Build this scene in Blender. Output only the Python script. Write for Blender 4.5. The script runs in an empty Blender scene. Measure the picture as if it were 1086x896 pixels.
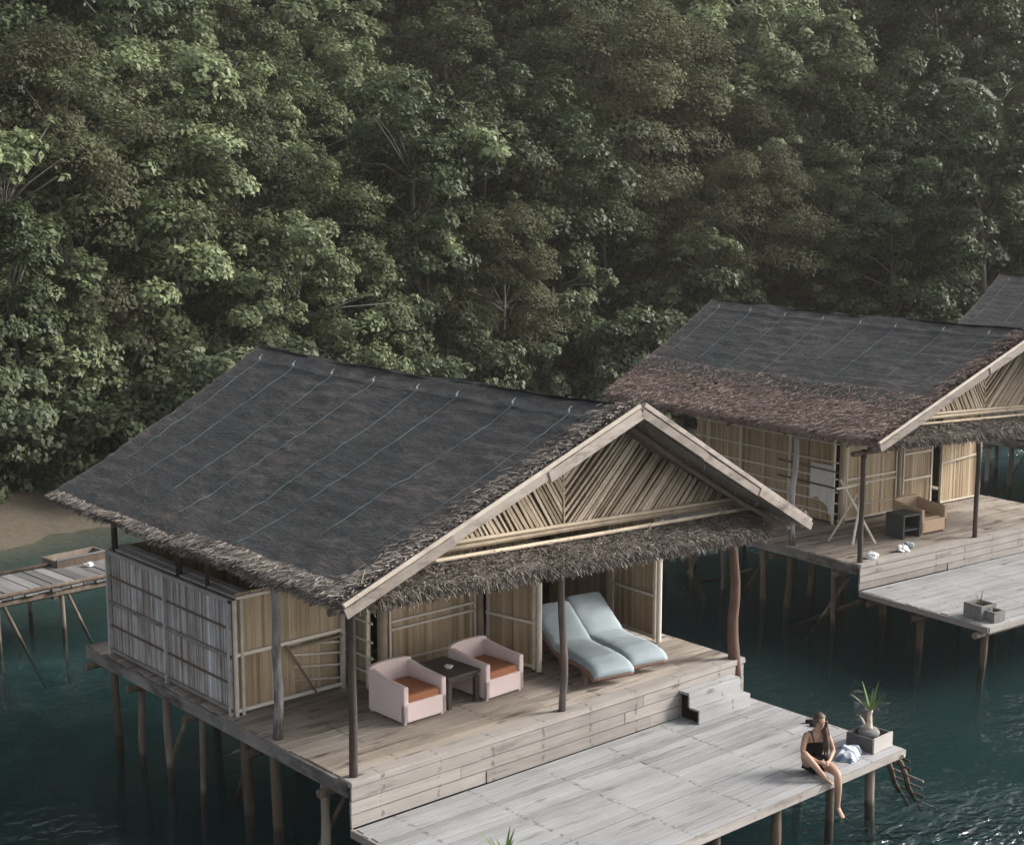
import bpy, math, random
import numpy as np
from mathutils import Vector, Matrix, noise

random.seed(7)
RNG = np.random.default_rng(11)
scene = bpy.context.scene
COL = scene.collection
R_ = math.radians

# ------------------------------------------------------------------ camera
cam = bpy.data.cameras.new("camera")
cam.sensor_fit = 'HORIZONTAL'
cam.sensor_width = 36
cam.lens = 36 * 1585.25 / 1086
cam.clip_start = 0.1
cam.clip_end = 600
camo = bpy.data.objects.new("camera", cam)
COL.objects.link(camo)
YAW, PITCH, ROLL = .7178, .1615, .0009
_r = Vector((math.cos(YAW), -math.sin(YAW), 0))
_h = Vector((math.sin(YAW), math.cos(YAW), 0))
_f = _h * math.cos(PITCH) - Vector((0, 0, 1)) * math.sin(PITCH)
_u = _h * math.sin(PITCH) + Vector((0, 0, 1)) * math.cos(PITCH)
_rr = _r * math.cos(ROLL) + _u * math.sin(ROLL)
_uu = _u * math.cos(ROLL) - _r * math.sin(ROLL)
m = Matrix((( _rr.x, _uu.x, -_f.x, -9.9061), (_rr.y, _uu.y, -_f.y, -14.3174),
            (_rr.z, _uu.z, -_f.z, 7.2781), (0, 0, 0, 1)))
camo.matrix_world = m
scene.camera = camo

# ------------------------------------------------------------------ light
SUN_DIR = Vector((0.72, -0.44, 0.54)).normalized()      # towards the sun
world = bpy.data.worlds.new("World")
scene.world = world
world.use_nodes = True
wn = world.node_tree
bg = wn.nodes["Background"]
sky = wn.nodes.new("ShaderNodeTexSky")
sky.sky_type = 'NISHITA'
sky.sun_disc = False
sky.sun_elevation = math.asin(SUN_DIR.z)
sky.sun_rotation = math.atan2(SUN_DIR.x, SUN_DIR.y)
sky.air_density = 1.0
sky.dust_density = 4.0
hs = wn.nodes.new("ShaderNodeHueSaturation")
hs.inputs["Saturation"].default_value = 0.35
wn.links.new(sky.outputs[0], hs.inputs["Color"])
wn.links.new(hs.outputs[0], bg.inputs["Color"])
bg.inputs["Strength"].default_value = 0.10
sl = bpy.data.lights.new("sun", 'SUN')
sl.energy = 1.9
sl.angle = R_(16)
sl.color = (1.0, 0.95, 0.88)
so = bpy.data.objects.new("sun", sl)
COL.objects.link(so)
so.rotation_euler = SUN_DIR.to_track_quat('Z', 'Y').to_euler()
so.location = (20, -20, 40)

scene.view_settings.view_transform = 'Standard'
scene.view_settings.look = 'None'
scene.view_settings.exposure = 1.15
scene.view_settings.gamma = 1.0
scene.render.engine = 'CYCLES'
scene.cycles.max_bounces = 8
scene.cycles.diffuse_bounces = 3
scene.cycles.glossy_bounces = 3
scene.cycles.transparent_max_bounces = 12
scene.cycles.use_denoising = True

WATER_Z = -1.5

# ------------------------------------------------------------------ materials
def new_mat(name):
    mt = bpy.data.materials.new(name)
    mt.use_nodes = True
    nt = mt.node_tree
    return mt, nt, nt.nodes["Principled BSDF"]

def N(nt, typ, **kw):
    n = nt.nodes.new(typ)
    for k, v in kw.items():
        setattr(n, k, v)
    return n

def ramp(nt, fac, stops):
    r = N(nt, "ShaderNodeValToRGB")
    el = r.color_ramp.elements
    while len(el) < len(stops):
        el.new(0.5)
    for e, (p, c) in zip(el, stops):
        e.position = p
        e.color = (*c, 1)
    nt.links.new(fac, r.inputs[0])
    return r.outputs[0]

def mixc(nt, fac, a, b, mode='MIX'):
    x = N(nt, "ShaderNodeMix", data_type='RGBA', blend_type=mode)
    for s, v in ((x.inputs[0], fac), (x.inputs[6], a), (x.inputs[7], b)):
        if isinstance(v, (int, float)):
            s.default_value = v
        elif isinstance(v, tuple):
            s.default_value = (*v, 1)
        else:
            nt.links.new(v, s)
    return x.outputs[2]

def coords(nt, scale, rot=(0, 0, 0)):
    tc = N(nt, "ShaderNodeTexCoord")
    mp = N(nt, "ShaderNodeMapping")
    mp.inputs["Scale"].default_value = scale
    mp.inputs["Rotation"].default_value = rot
    nt.links.new(tc.outputs["Object"], mp.inputs[0])
    return mp.outputs[0]

def noise_tex(nt, scale3, sc=1.0, detail=4.0, rough=0.55, rot=(0, 0, 0)):
    n = N(nt, "ShaderNodeTexNoise")
    n.inputs["Scale"].default_value = sc
    n.inputs["Detail"].default_value = detail
    n.inputs["Roughness"].default_value = rough
    nt.links.new(coords(nt, scale3, rot), n.inputs["Vector"])
    return n.outputs[0]

def tone_attr(nt):
    a = N(nt, "ShaderNodeAttribute")
    a.attribute_name = "tone"
    return a.outputs["Fac"]

def bump(nt, bs, h, strength=0.4, dist=0.01):
    b = N(nt, "ShaderNodeBump")
    b.inputs["Strength"].default_value = strength
    b.inputs["Distance"].default_value = dist
    nt.links.new(h, b.inputs["Height"])
    nt.links.new(b.outputs[0], bs.inputs["Normal"])

def grain_mat(name, dark, mid, light, grain=(2, 30, 30), blot=0.8, stain=0.5, rough=0.75, stain_col=(0.05, 0.042, 0.036), spec=0.3, spots=None, th=.60, joist=None):
    """Weathered timber / bamboo: per-piece tone, long grain, blotchy stains."""
    mt, nt, bs = new_mat(name)
    t = tone_attr(nt)
    g = noise_tex(nt, grain, 1.0, 5, .6)
    b = noise_tex(nt, (1, 1, 1), blot, 3, .5)
    s = N(nt, "ShaderNodeMath", operation='MULTIPLY_ADD')
    nt.links.new(t, s.inputs[0]); s.inputs[1].default_value = 0.62
    s2 = N(nt, "ShaderNodeMath", operation='MULTIPLY_ADD')
    nt.links.new(g, s2.inputs[0]); s2.inputs[1].default_value = 0.55
    s3 = N(nt, "ShaderNodeMath", operation='MULTIPLY_ADD')
    nt.links.new(b, s3.inputs[0]); s3.inputs[1].default_value = 0.5; s3.inputs[2].default_value = -0.36
    nt.links.new(s3.outputs[0], s2.inputs[2])
    nt.links.new(s2.outputs[0], s.inputs[2])
    c = ramp(nt, s.outputs[0], [(0.05, dark), (0.5, mid), (0.95, light)])
    st = noise_tex(nt, tuple(max(.6, q * .16) for q in grain), 1.7, 5, .65)
    sm = N(nt, "ShaderNodeMapRange")
    nt.links.new(st, sm.inputs[0])
    sm.inputs[1].default_value = th; sm.inputs[2].default_value = th + .16
    sm.inputs[3].default_value = 0; sm.inputs[4].default_value = stain
    c = mixc(nt, sm.outputs[0], c, stain_col)
    if spots:
        # knots, nail rust and rot where boards cross the joists
        vo = N(nt, "ShaderNodeTexVoronoi"); vo.inputs["Scale"].default_value = 1.0; vo.inputs["Randomness"].default_value = .75
        nt.links.new(coords(nt, spots), vo.inputs["Vector"])
        wv = N(nt, "ShaderNodeMath", operation='MULTIPLY_ADD'); nt.links.new(g, wv.inputs[0]); wv.inputs[1].default_value = .22
        nt.links.new(vo.outputs["Distance"], wv.inputs[2])
        ms = N(nt, "ShaderNodeMapRange"); nt.links.new(wv.outputs[0], ms.inputs[0])
        ms.inputs[1].default_value = .17; ms.inputs[2].default_value = .27; ms.inputs[3].default_value = .85; ms.inputs[4].default_value = 0
        c = mixc(nt, ms.outputs[0], c, stain_col)
    if joist:
        # rusty nail marks in columns over the joists
        sx = N(nt, "ShaderNodeSeparateXYZ"); nt.links.new(coords(nt, (1 / joist, 1, 1)), sx.inputs[0])
        f1 = N(nt, "ShaderNodeMath", operation='FRACT'); nt.links.new(sx.outputs[0], f1.inputs[0])
        f2 = N(nt, "ShaderNodeMath", operation='COMPARE'); nt.links.new(f1.outputs[0], f2.inputs[0]); f2.inputs[1].default_value = .5; f2.inputs[2].default_value = .032 / joist
        nn = noise_tex(nt, (16, 15, 15), 1.0, 2, .5)
        f3 = N(nt, "ShaderNodeMapRange"); nt.links.new(nn, f3.inputs[0]); f3.inputs[1].default_value = .50; f3.inputs[2].default_value = .60; f3.inputs[4].default_value = .6
        f4 = N(nt, "ShaderNodeMath", operation='MULTIPLY'); nt.links.new(f2.outputs[0], f4.inputs[0]); nt.links.new(f3.outputs[0], f4.inputs[1])
        c = mixc(nt, f4.outputs[0], c, stain_col)
    nt.links.new(c, bs.inputs["Base Color"])
    bs.inputs["Roughness"].default_value = rough
    bs.inputs["Specular IOR Level"].default_value = spec
    bump(nt, bs, g, .5, .008)
    return mt

def plain_mat(name, col, rough=.6, var=.18, sc=14, bmp=.3, scale3=(1, 1, 1), spec=.4):
    mt, nt, bs = new_mat(name)
    n = noise_tex(nt, scale3, sc, 4, .6)
    lo = tuple(c * (1 - var) for c in col); hi = tuple(min(1, c * (1 + var)) for c in col)
    nt.links.new(ramp(nt, n, [(.25, lo), (.75, hi)]), bs.inputs["Base Color"])
    bs.inputs["Roughness"].default_value = rough
    bs.inputs["Specular IOR Level"].default_value = spec
    bump(nt, bs, n, bmp, .006)
    return mt

M = {}
M['deck_grey'] = grain_mat('weathered_grey_planks', (.15, .148, .147), (.305, .307, .312), (.46, .465, .475), (1.2, 30, 30), .9, .55, .75, (.085, .08, .078), .3, (1.05, 3.2, 3.2), .55, 1.2)
M['deck_brown'] = grain_mat('weathered_brown_planks', (.14, .112, .09), (.30, .258, .218), (.52, .465, .41), (1.2, 28, 28), .9, .75, .75, (.06, .048, .038), .3, (1.0, 2.7, 2.7), .52, 1.8)
M['riser'] = grain_mat('weathered_riser_boards', (.14, .126, .115), (.285, .262, .245), (.43, .40, .375), (1.2, 24, 24), 1.6, .6, .8, (.085, .073, .064), .3, (1.15, 3.1, 3.1), .57, .9)
def wet_band(mt):
    # dark algae and wet band around the waterline
    nt = mt.node_tree; bs = nt.nodes["Principled BSDF"]; src = bs.inputs["Base Color"].links[0].from_socket
    g = N(nt, "ShaderNodeNewGeometry"); sp = N(nt, "ShaderNodeSeparateXYZ"); nt.links.new(g.outputs["Position"], sp.inputs[0])
    n = noise_tex(nt, (6, 6, 3), 1.0, 3, .6)
    a = N(nt, "ShaderNodeMath", operation='MULTIPLY_ADD'); nt.links.new(n, a.inputs[0]); a.inputs[1].default_value = -.35; nt.links.new(sp.outputs[2], a.inputs[2])
    mr = N(nt, "ShaderNodeMapRange"); nt.links.new(a.outputs[0], mr.inputs[0])
    mr.inputs[1].default_value = WATER_Z - .02; mr.inputs[2].default_value = WATER_Z + .10; mr.inputs[3].default_value = .85; mr.inputs[4].default_value = 0
    nt.links.new(mixc(nt, mr.outputs[0], src, (.022, .022, .016)), bs.inputs["Base Color"])
M['edge'] = grain_mat('grimy_edge_board', (.08, .072, .066), (.20, .185, .175), (.36, .35, .34), (1.2, 1.2, 9), 1.4, .85, .85, (.035, .03, .026), .3, None, .48)
M['stilt'] = grain_mat('stilt_timber', (.035, .027, .02), (.13, .098, .073), (.36, .31, .255), (14, 14, 1.4), 1.1, .7, .8)
wet_band(M['stilt'])
M['post'] = grain_mat('peeled_post', (.028, .02, .016), (.095, .072, .058), (.42, .385, .36), (22, 22, .9), 2.2, .85, .5, (.03, .022, .017), .4, None, .5)
M['post_pale'] = grain_mat('bleached_post', (.08, .065, .06), (.33, .31, .305), (.66, .66, .67), (18, 18, .9), 2.4, .9, .6, (.045, .034, .03), .3, None, .5)
M['post_red'] = grain_mat('brown_post', (.05, .026, .018), (.16, .092, .068), (.38, .28, .22), (14, 14, .7), 1.6, .6, .7)
M['bamboo'] = grain_mat('split_bamboo', (.20, .14, .085), (.43, .33, .215), (.60, .49, .345), (30, 30, 1.5), 1.0, .45, .6, (.11, .07, .04))
M['bamboo_grey'] = grain_mat('weathered_bamboo', (.16, .115, .085), (.45, .435, .425), (.72, .735, .76), (24, 24, 2.0), 1.8, .8, .8, (.15, .10, .068), .3, None, .54)
M['batten'] = grain_mat('pale_batten', (.36, .31, .25), (.68, .62, .53), (.82, .77, .69), (6, 6, 6), 2, .35, .6)
M['batten_dark'] = grain_mat('dark_batten', (.07, .05, .035), (.16, .12, .085), (.28, .22, .16), (6, 6, 6), 2, .4, .7)
M['slat'] = grain_mat('bamboo_slat', (.20, .15, .10), (.44, .355, .26), (.62, .53, .41), (5, 5, 5), 1.2, .4, .6)
M['rake'] = grain_mat('rake_board', (.13, .108, .092), (.30, .262, .232), (.48, .435, .39), (5, 16, 14), 2.0, .8, .75, (.07, .055, .045), .3, None, .5)
M['batten_grey'] = grain_mat('grey_batten', (.16, .14, .125), (.36, .34, .33), (.55, .54, .53), (6, 6, 6), 2, .4, .7)
M['jetty'] = grain_mat('jetty_planks', (.09, .087, .083), (.18, .176, .172), (.29, .288, .284), (26, 2, 26), 1, .6)

def thatch_mat(name, c0, c1, c2, c3):
    mt, nt, bs = new_mat(name)
    t = tone_attr(nt)
    n = noise_tex(nt, (1, 1, 1), 22, 5, .7)
    b = noise_tex(nt, (1, 1, 1), 1.1, 3, .5)
    a = N(nt, "ShaderNodeMath", operation='MULTIPLY_ADD')
    nt.links.new(n, a.inputs[0]); a.inputs[1].default_value = .5
    a2 = N(nt, "ShaderNodeMath", operation='MULTIPLY_ADD')
    nt.links.new(b, a2.inputs[0]); a2.inputs[1].default_value = .45; a2.inputs[2].default_value = -.42
    nt.links.new(a2.outputs[0], a.inputs[2])
    s = N(nt, "ShaderNodeMath", operation='MULTIPLY_ADD')
    nt.links.new(t, s.inputs[0]); s.inputs[1].default_value = .85
    nt.links.new(a.outputs[0], s.inputs[2])
    nt.links.new(ramp(nt, s.outputs[0], [(.05, c0), (.4, c1), (.7, c2), (1, c3)]), bs.inputs["Base Color"])
    bs.inputs["Roughness"].default_value = .8
    bs.inputs["Specular IOR Level"].default_value = .25
    bump(nt, bs, n, .6, .02)
    return mt
M['thatch'] = thatch_mat('thatch', (.055, .046, .039), (.165, .142, .124), (.30, .265, .235), (.52, .47, .42))
M['thatch_red'] = thatch_mat('thatch_red', (.06, .043, .037), (.185, .135, .115), (.28, .215, .185), (.42, .35, .31))

def net_mat(name, slate, brown, amount):
    mt, nt, bs = new_mat(name)
    n1 = noise_tex(nt, (4, 1.3, 4), 1.7, 6, .72)
    n2 = noise_tex(nt, (1, 1, 1), .55, 4, .55)
    n3 = noise_tex(nt, (13, 3.2, 6), 2.0, 5, .75)
    mr = N(nt, "ShaderNodeMapRange")
    nt.links.new(n1, mr.inputs[0]); mr.inputs[1].default_value = .44; mr.inputs[2].default_value = .72
    mr.inputs[4].default_value = amount
    mm = N(nt, "ShaderNodeMath", operation='MULTIPLY')
    nt.links.new(mr.outputs[0], mm.inputs[0])
    r2 = N(nt, "ShaderNodeMapRange")
    nt.links.new(n2, r2.inputs[0]); r2.inputs[1].default_value = .3; r2.inputs[2].default_value = .62
    nt.links.new(r2.outputs[0], mm.inputs[1])
    c = mixc(nt, mm.outputs[0], slate, brown)
    v = N(nt, "ShaderNodeMapRange")
    nt.links.new(n3, v.inputs[0]); v.inputs[1].default_value = .3; v.inputs[2].default_value = .7
    v.inputs[3].default_value = .5; v.inputs[4].default_value = 1.55
    hv = N(nt, "ShaderNodeHueSaturation")
    nt.links.new(c, hv.inputs["Color"]); nt.links.new(v.outputs[0], hv.inputs["Value"])
    nt.links.new(hv.outputs[0], bs.inputs["Base Color"])
    bs.inputs["Roughness"].default_value = .75
    bs.inputs["Specular IOR Level"].default_value = .25
    bump(nt, bs, n3, 1.0, .07)
    return mt
M['net'] = net_mat('shade_net', (.038, .042, .045), (.12, .098, .085), 1.0)
M['rope'] = plain_mat('blue_rope', (.062, .10, .115), .75, .75, 1.6)
M['rope_pale'] = plain_mat('pale_knot', (.33, .36, .36), .6)
M['rope_dark'] = plain_mat('dark_rope', (.05, .045, .04), .8)
M['wicker'] = plain_mat('pink_wicker', (.72, .585, .565), .65, .10, 60, .5, (1, 1, 2.5))
M['wicker_tan'] = plain_mat('tan_wicker', (.50, .36, .25), .65, .14, 60, .5, (1, 1, 2.5))
M['cushion'] = plain_mat('orange_cushion', (.36, .145, .07), .85, .15, 9)
M['pad'] = plain_mat('pale_blue_pad', (.33, .388, .42), .9, .06, 5, .35)
M['lounger_wicker'] = plain_mat('brown_wicker', (.26, .15, .12), .7, .2, 50, .5)
M['table'] = plain_mat('dark_table', (.055, .042, .035), .5, .25, 8)
M['darkgrey'] = plain_mat('dark_grey_wicker', (.06, .062, .066), .7, .25, 50)
M['white'] = plain_mat('white_cloth', (.74, .74, .73), .8, .06, 6)
M['hem'] = plain_mat('shadow_cloth', (.30, .34, .36), .85, .1, 6)
M['skin'] = plain_mat('skin', (.42, .26, .185), .5, .07, 9, .05)
M['hair'] = plain_mat('brown_hair', (.075, .045, .03), .5, .4, 20, .4, (12, 12, 1))
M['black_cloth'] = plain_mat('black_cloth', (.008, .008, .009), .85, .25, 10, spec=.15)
M['leaf_spike'] = plain_mat('spiky_leaf', (.13, .20, .06), .45, .35, 8, .1)
M['stem_pale'] = plain_mat('pale_stem', (.50, .44, .36), .7, .2, 12)
M['box_grey'] = grain_mat('grey_box_wood', (.05, .05, .053), (.115, .115, .12), (.22, .22, .225), (3, 3, 20), 1.5, .4)
M['box_pale'] = grain_mat('pale_box_wood', (.22, .205, .19), (.38, .36, .34), (.54, .52, .50), (3, 3, 20), 1.5, .4)
M['stone'] = plain_mat('grey_stone', (.19, .185, .18), .85, .3, 7, .6)
M['soil'] = plain_mat('soil', (.035, .028, .022), .95, .4, 16, .6)
M['glass_jar'] = plain_mat('amber_jar', (.16, .10, .07), .25, .25, 9, .1, spec=.6)
M['painted_shade'] = plain_mat('painted_shade', (.010, .009, .008), .95, .3, 6, spec=.05)  # near-black that stands in for shade in the doorway and step
M['interior'] = plain_mat('interior_wall', (.10, .075, .05), .85, .2, 9)

def striped(name, a, b, freq, axis=0):
    mt, nt, bs = new_mat(name)
    tc = coords(nt, (1, 1, 1))
    sp = N(nt, "ShaderNodeSeparateXYZ"); nt.links.new(tc, sp.inputs[0])
    w = N(nt, "ShaderNodeMath", operation='MULTIPLY'); nt.links.new(sp.outputs[axis], w.inputs[0]); w.inputs[1].default_value = freq
    f = N(nt, "ShaderNodeMath", operation='FRACT'); nt.links.new(w.outputs[0], f.inputs[0])
    g = N(nt, "ShaderNodeMath", operation='GREATER_THAN'); nt.links.new(f.outputs[0], g.inputs[0]); g.inputs[1].default_value = .56
    nt.links.new(mixc(nt, g.outputs[0], a, b), bs.inputs["Base Color"])
    bs.inputs["Roughness"].default_value = .9
    return mt
M['stripe'] = striped('striped_towel', (.68, .73, .78), (.15, .20, .27), 9, 0)

def leaf_mat(name, lo, hi, rough=.5, trans=.25, var=.5):
    mt, nt, bs = new_mat(name)
    t = tone_attr(nt)
    oi = N(nt, "ShaderNodeObjectInfo")
    c = ramp(nt, t, [(0, lo), (1, hi)])
    hv = N(nt, "ShaderNodeHueSaturation")
    nt.links.new(c, hv.inputs["Color"])
    mr = N(nt, "ShaderNodeMapRange"); nt.links.new(oi.outputs["Random"], mr.inputs[0])
    mr.inputs[3].default_value = 1 - var * .5; mr.inputs[4].default_value = 1 + var * .5
    nt.links.new(mr.outputs[0], hv.inputs["Value"])
    nt.links.new(hv.outputs[0], bs.inputs["Base Color"])
    bs.inputs["Roughness"].default_value = rough
    bs.inputs["Specular IOR Level"].default_value = .35
    tr = N(nt, "ShaderNodeBsdfTranslucent")
    nt.links.new(hv.outputs[0], tr.inputs[0])
    mx = N(nt, "ShaderNodeMixShader"); mx.inputs[0].default_value = trans
    nt.links.new(bs.outputs[0], mx.inputs[1]); nt.links.new(tr.outputs[0], mx.inputs[2])
    nt.links.new(mx.outputs[0], nt.nodes["Material Output"].inputs[0])
    return mt
M['leaf_pale'] = leaf_mat('pale_leaves', (.10, .125, .055), (.27, .315, .172), .5, .34, .4)
M['leaf_olive'] = leaf_mat('olive_leaves', (.044, .057, .025), (.128, .148, .07), .6, .32, .6)
M['leaf_dark'] = leaf_mat('dark_leaves', (.028, .042, .019), (.09, .12, .053), .5, .28, .5)
M['leaf_brown'] = leaf_mat('brownish_leaves', (.066, .071, .036), (.138, .14, .076), .7, .34, .4)
M['leaf_bush'] = leaf_mat('bush_leaves', (.045, .06, .03), (.125, .15, .08), .5, .3, .5)
M['leaf_palm'] = leaf_mat('palm_leaves', (.03, .036, .018), (.085, .092, .048), .5, .2, .2)
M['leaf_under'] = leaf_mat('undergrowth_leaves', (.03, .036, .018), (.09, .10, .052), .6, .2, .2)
M['bark'] = grain_mat('bark', (.04, .035, .03), (.095, .085, .074), (.19, .175, .155), (9, 9, 2), 1.2, .5, .85)
M['bark_pale'] = grain_mat('pale_bark', (.10, .09, .08), (.22, .205, .185), (.40, .375, .345), (9, 9, 2), 1.2, .4, .8)

# ------------------------------------------------------------------ mesh builder
class MB:
    """Collects shapes with a per-face tone; build() links ONE mesh object."""
    def __init__(s):
        s.v = []; s.f = []; s.t = []; s.n = 0
    def add(s, verts, faces, tone=None):
        o = s.n
        s.v.extend([tuple(q) for q in verts]); s.n += len(verts)
        tn = random.random() if tone is None else tone
        for fc in faces:
            s.f.append([i + o for i in fc]); s.t.append(tn)
    def box(s, lo, hi, tone=None, jit=0.0, M4=None):
        x0, y0, z0 = lo; x1, y1, z1 = hi
        vs = [Vector(q) for q in ((x0, y0, z0), (x1, y0, z0), (x1, y1, z0), (x0, y1, z0), (x0, y0, z1), (x1, y0, z1), (x1, y1, z1), (x0, y1, z1))]
        if jit:
            vs = [v + Vector((random.uniform(-jit, jit), random.uniform(-jit, jit), random.uniform(-jit, jit))) for v in vs]
        if M4 is not None:
            vs = [M4 @ v for v in vs]
        s.add(vs, [(0, 3, 2, 1), (4, 5, 6, 7), (0, 1, 5, 4), (1, 2, 6, 5), (2, 3, 7, 6), (3, 0, 4, 7)], tone)
    def bar(s, a, b, w, h, up=(0, 0, 1), tone=None):
        """Rectangular bar from a to b, w across, h along up."""
        a = Vector(a); b = Vector(b); d = (b - a).normalized(); up = Vector(up)
        side = d.cross(up).normalized() * (w / 2); u = side.cross(d).normalized() * (h / 2)
        vs = []
        for p in (a, b):
            vs += [p - side - u, p + side - u, p + side + u, p - side + u]
        s.add(vs, [(0, 1, 2, 3), (7, 6, 5, 4), (0, 4, 5, 1), (1, 5, 6, 2), (2, 6, 7, 3), (3, 7, 4, 0)], tone)
    def tube(s, pts, radii, n=8, tone=None, cap=True):
        pts = [Vector(p) for p in pts]
        if isinstance(radii, (int, float)):
            radii = [radii] * len(pts)
        rings = []; vs = []
        ref = None
        for i, p in enumerate(pts):
            d = (pts[min(i + 1, len(pts) - 1)] - pts[max(i - 1, 0)])
            d = d.normalized() if d.length > 1e-9 else Vector((0, 0, 1))
            if ref is None:
                ref = Vector((1, 0, 0)) if abs(d.x) < .8 else Vector((0, 1, 0))
            a = (ref - d * ref.dot(d)).normalized(); b = d.cross(a); ref = a
            for k in range(n):
                th = 2 * math.pi * k / n
                vs.append(p + (a * math.cos(th) + b * math.sin(th)) * radii[i])
        fs = []
        for i in range(len(pts) - 1):
            for k in range(n):
                k2 = (k + 1) % n
                fs.append((i * n + k, i * n + k2, (i + 1) * n + k2, (i + 1) * n + k))
        if cap:
            fs.append(tuple(range(n - 1, -1, -1))); L = (len(pts) - 1) * n
            fs.append(tuple(range(L, L + n)))
        s.add(vs, fs, tone)
    def lathe(s, prof, c, n=16, tone=None):
        vs = []; fs = []
        for r, z in prof:
            for k in range(n):
                th = 2 * math.pi * k / n
                vs.append((c[0] + r * math.cos(th), c[1] + r * math.sin(th), c[2] + z))
        for i in range(len(prof) - 1):
            for k in range(n):
                k2 = (k + 1) % n
                fs.append((i * n + k, i * n + k2, (i + 1) * n + k2, (i + 1) * n + k))
        fs.append(tuple(range(n - 1, -1, -1))); L = (len(prof) - 1) * n
        fs.append(tuple(range(L, L + n)))
        s.add(vs, fs, tone)
    def quads(s, V, T):
        """V (n,4,3) numpy quads with tones T (n)."""
        o = s.n; n = len(V)
        s.v.extend(map(tuple, V.reshape(-1, 3).tolist())); s.n += 4 * n
        for i in range(n):
            s.f.append([o + 4 * i, o + 4 * i + 1, o + 4 * i + 2, o + 4 * i + 3])
        s.t.extend(T.tolist())
    def build(s, name, mat, parent=None, smooth=False, shift=(0, 0, 0), bevel=0, mw=None):
        me = bpy.data.meshes.new(name)
        vs = s.v
        if shift != (0, 0, 0):
            vs = [(a + shift[0], b + shift[1], c + shift[2]) for a, b, c in s.v]
        me.from_pydata(vs, [], s.f)
        at = me.attributes.new("tone", 'FLOAT', 'FACE')
        at.data.foreach_set("value", np.array(s.t, dtype=np.float32))
        me.materials.append(mat)
        if smooth:
            me.polygons.foreach_set("use_smooth", [True] * len(me.polygons))
        o = bpy.data.objects.new(name, me)
        COL.objects.link(o)
        if parent is not None:
            o.parent = parent
        if bevel:
            b = o.modifiers.new("bevel", 'BEVEL'); b.width = bevel; b.segments = 2; b.limit_method = 'ANGLE'
        return o

def np_mesh(name, V, F4, T, mat, smooth=False):
    """Fast quad mesh from numpy arrays."""
    me = bpy.data.meshes.new(name)
    nv, nf = len(V), len(F4)
    me.vertices.add(nv); me.vertices.foreach_set("co", V.astype(np.float32).ravel())
    me.loops.add(nf * 4); me.loops.foreach_set("vertex_index", F4.astype(np.int32).ravel())
    me.polygons.add(nf)
    me.polygons.foreach_set("loop_start", np.arange(0, nf * 4, 4, dtype=np.int32))
    me.update(calc_edges=True)
    at = me.attributes.new("tone", 'FLOAT', 'FACE')
    at.data.foreach_set("value", T.astype(np.float32))
    if smooth:
        me.polygons.foreach_set("use_smooth", np.ones(nf, dtype=bool))
    me.materials.append(mat)
    return me

def link(name, me, parent=None, loc=None):
    o = bpy.data.objects.new(name, me); COL.objects.link(o)
    if parent is not None: o.parent = parent
    if loc is not None: o.location = loc
    return o

def empty(name, loc=(0, 0, 0), rz=0):
    o = bpy.data.objects.new(name, None); COL.objects.link(o)
    o.empty_display_size = .3
    o.location = loc; o.rotation_euler = (0, 0, rz)
    return o

def tag(o, label=None, cat=None, group=None, kind=None):
    if label: o['label'] = label
    if cat: o['category'] = cat
    if group: o['group'] = group
    if kind: o['kind'] = kind
    return o

def copy_tree(o, parent=None):
    c = o.copy(); COL.objects.link(c)
    if parent is not None: c.parent = parent
    for ch in list(o.children):
        copy_tree(ch, c)
    return c

# ------------------------------------------------------------------ terrain, water
SX = np.array([-80, -20, 0, 4, 10, 16, 22, 30, 36, 42, 50, 60, 140.])
SY = np.array([14, 17, 19.6, 20.2, 21, 22, 22.5, 20.5, 17.0, 13.5, 10, 8, 2.])
def shore(x): return np.interp(x, SX, SY)
def ground_z(x, y):
    d = (y - shore(x)) * .93
    under = np.where(d > -6, d * .13, -.78 + (d + 6) * .19)
    under = np.maximum(under, -3.1)
    q = np.clip((x - 14) / 12, 0, 1); sl_ = .62 + (.40 - .62) * q; dm = 26 - 6 * q
    up = np.where(d < 4, d * .09, .36 + (d - 4) * sl_)
    up = np.where(d > dm, .36 + (dm - 4) * sl_ + (d - dm) * .12 * (1 - q), up)
    return WATER_Z + np.where(d < 0, under, up)

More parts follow.
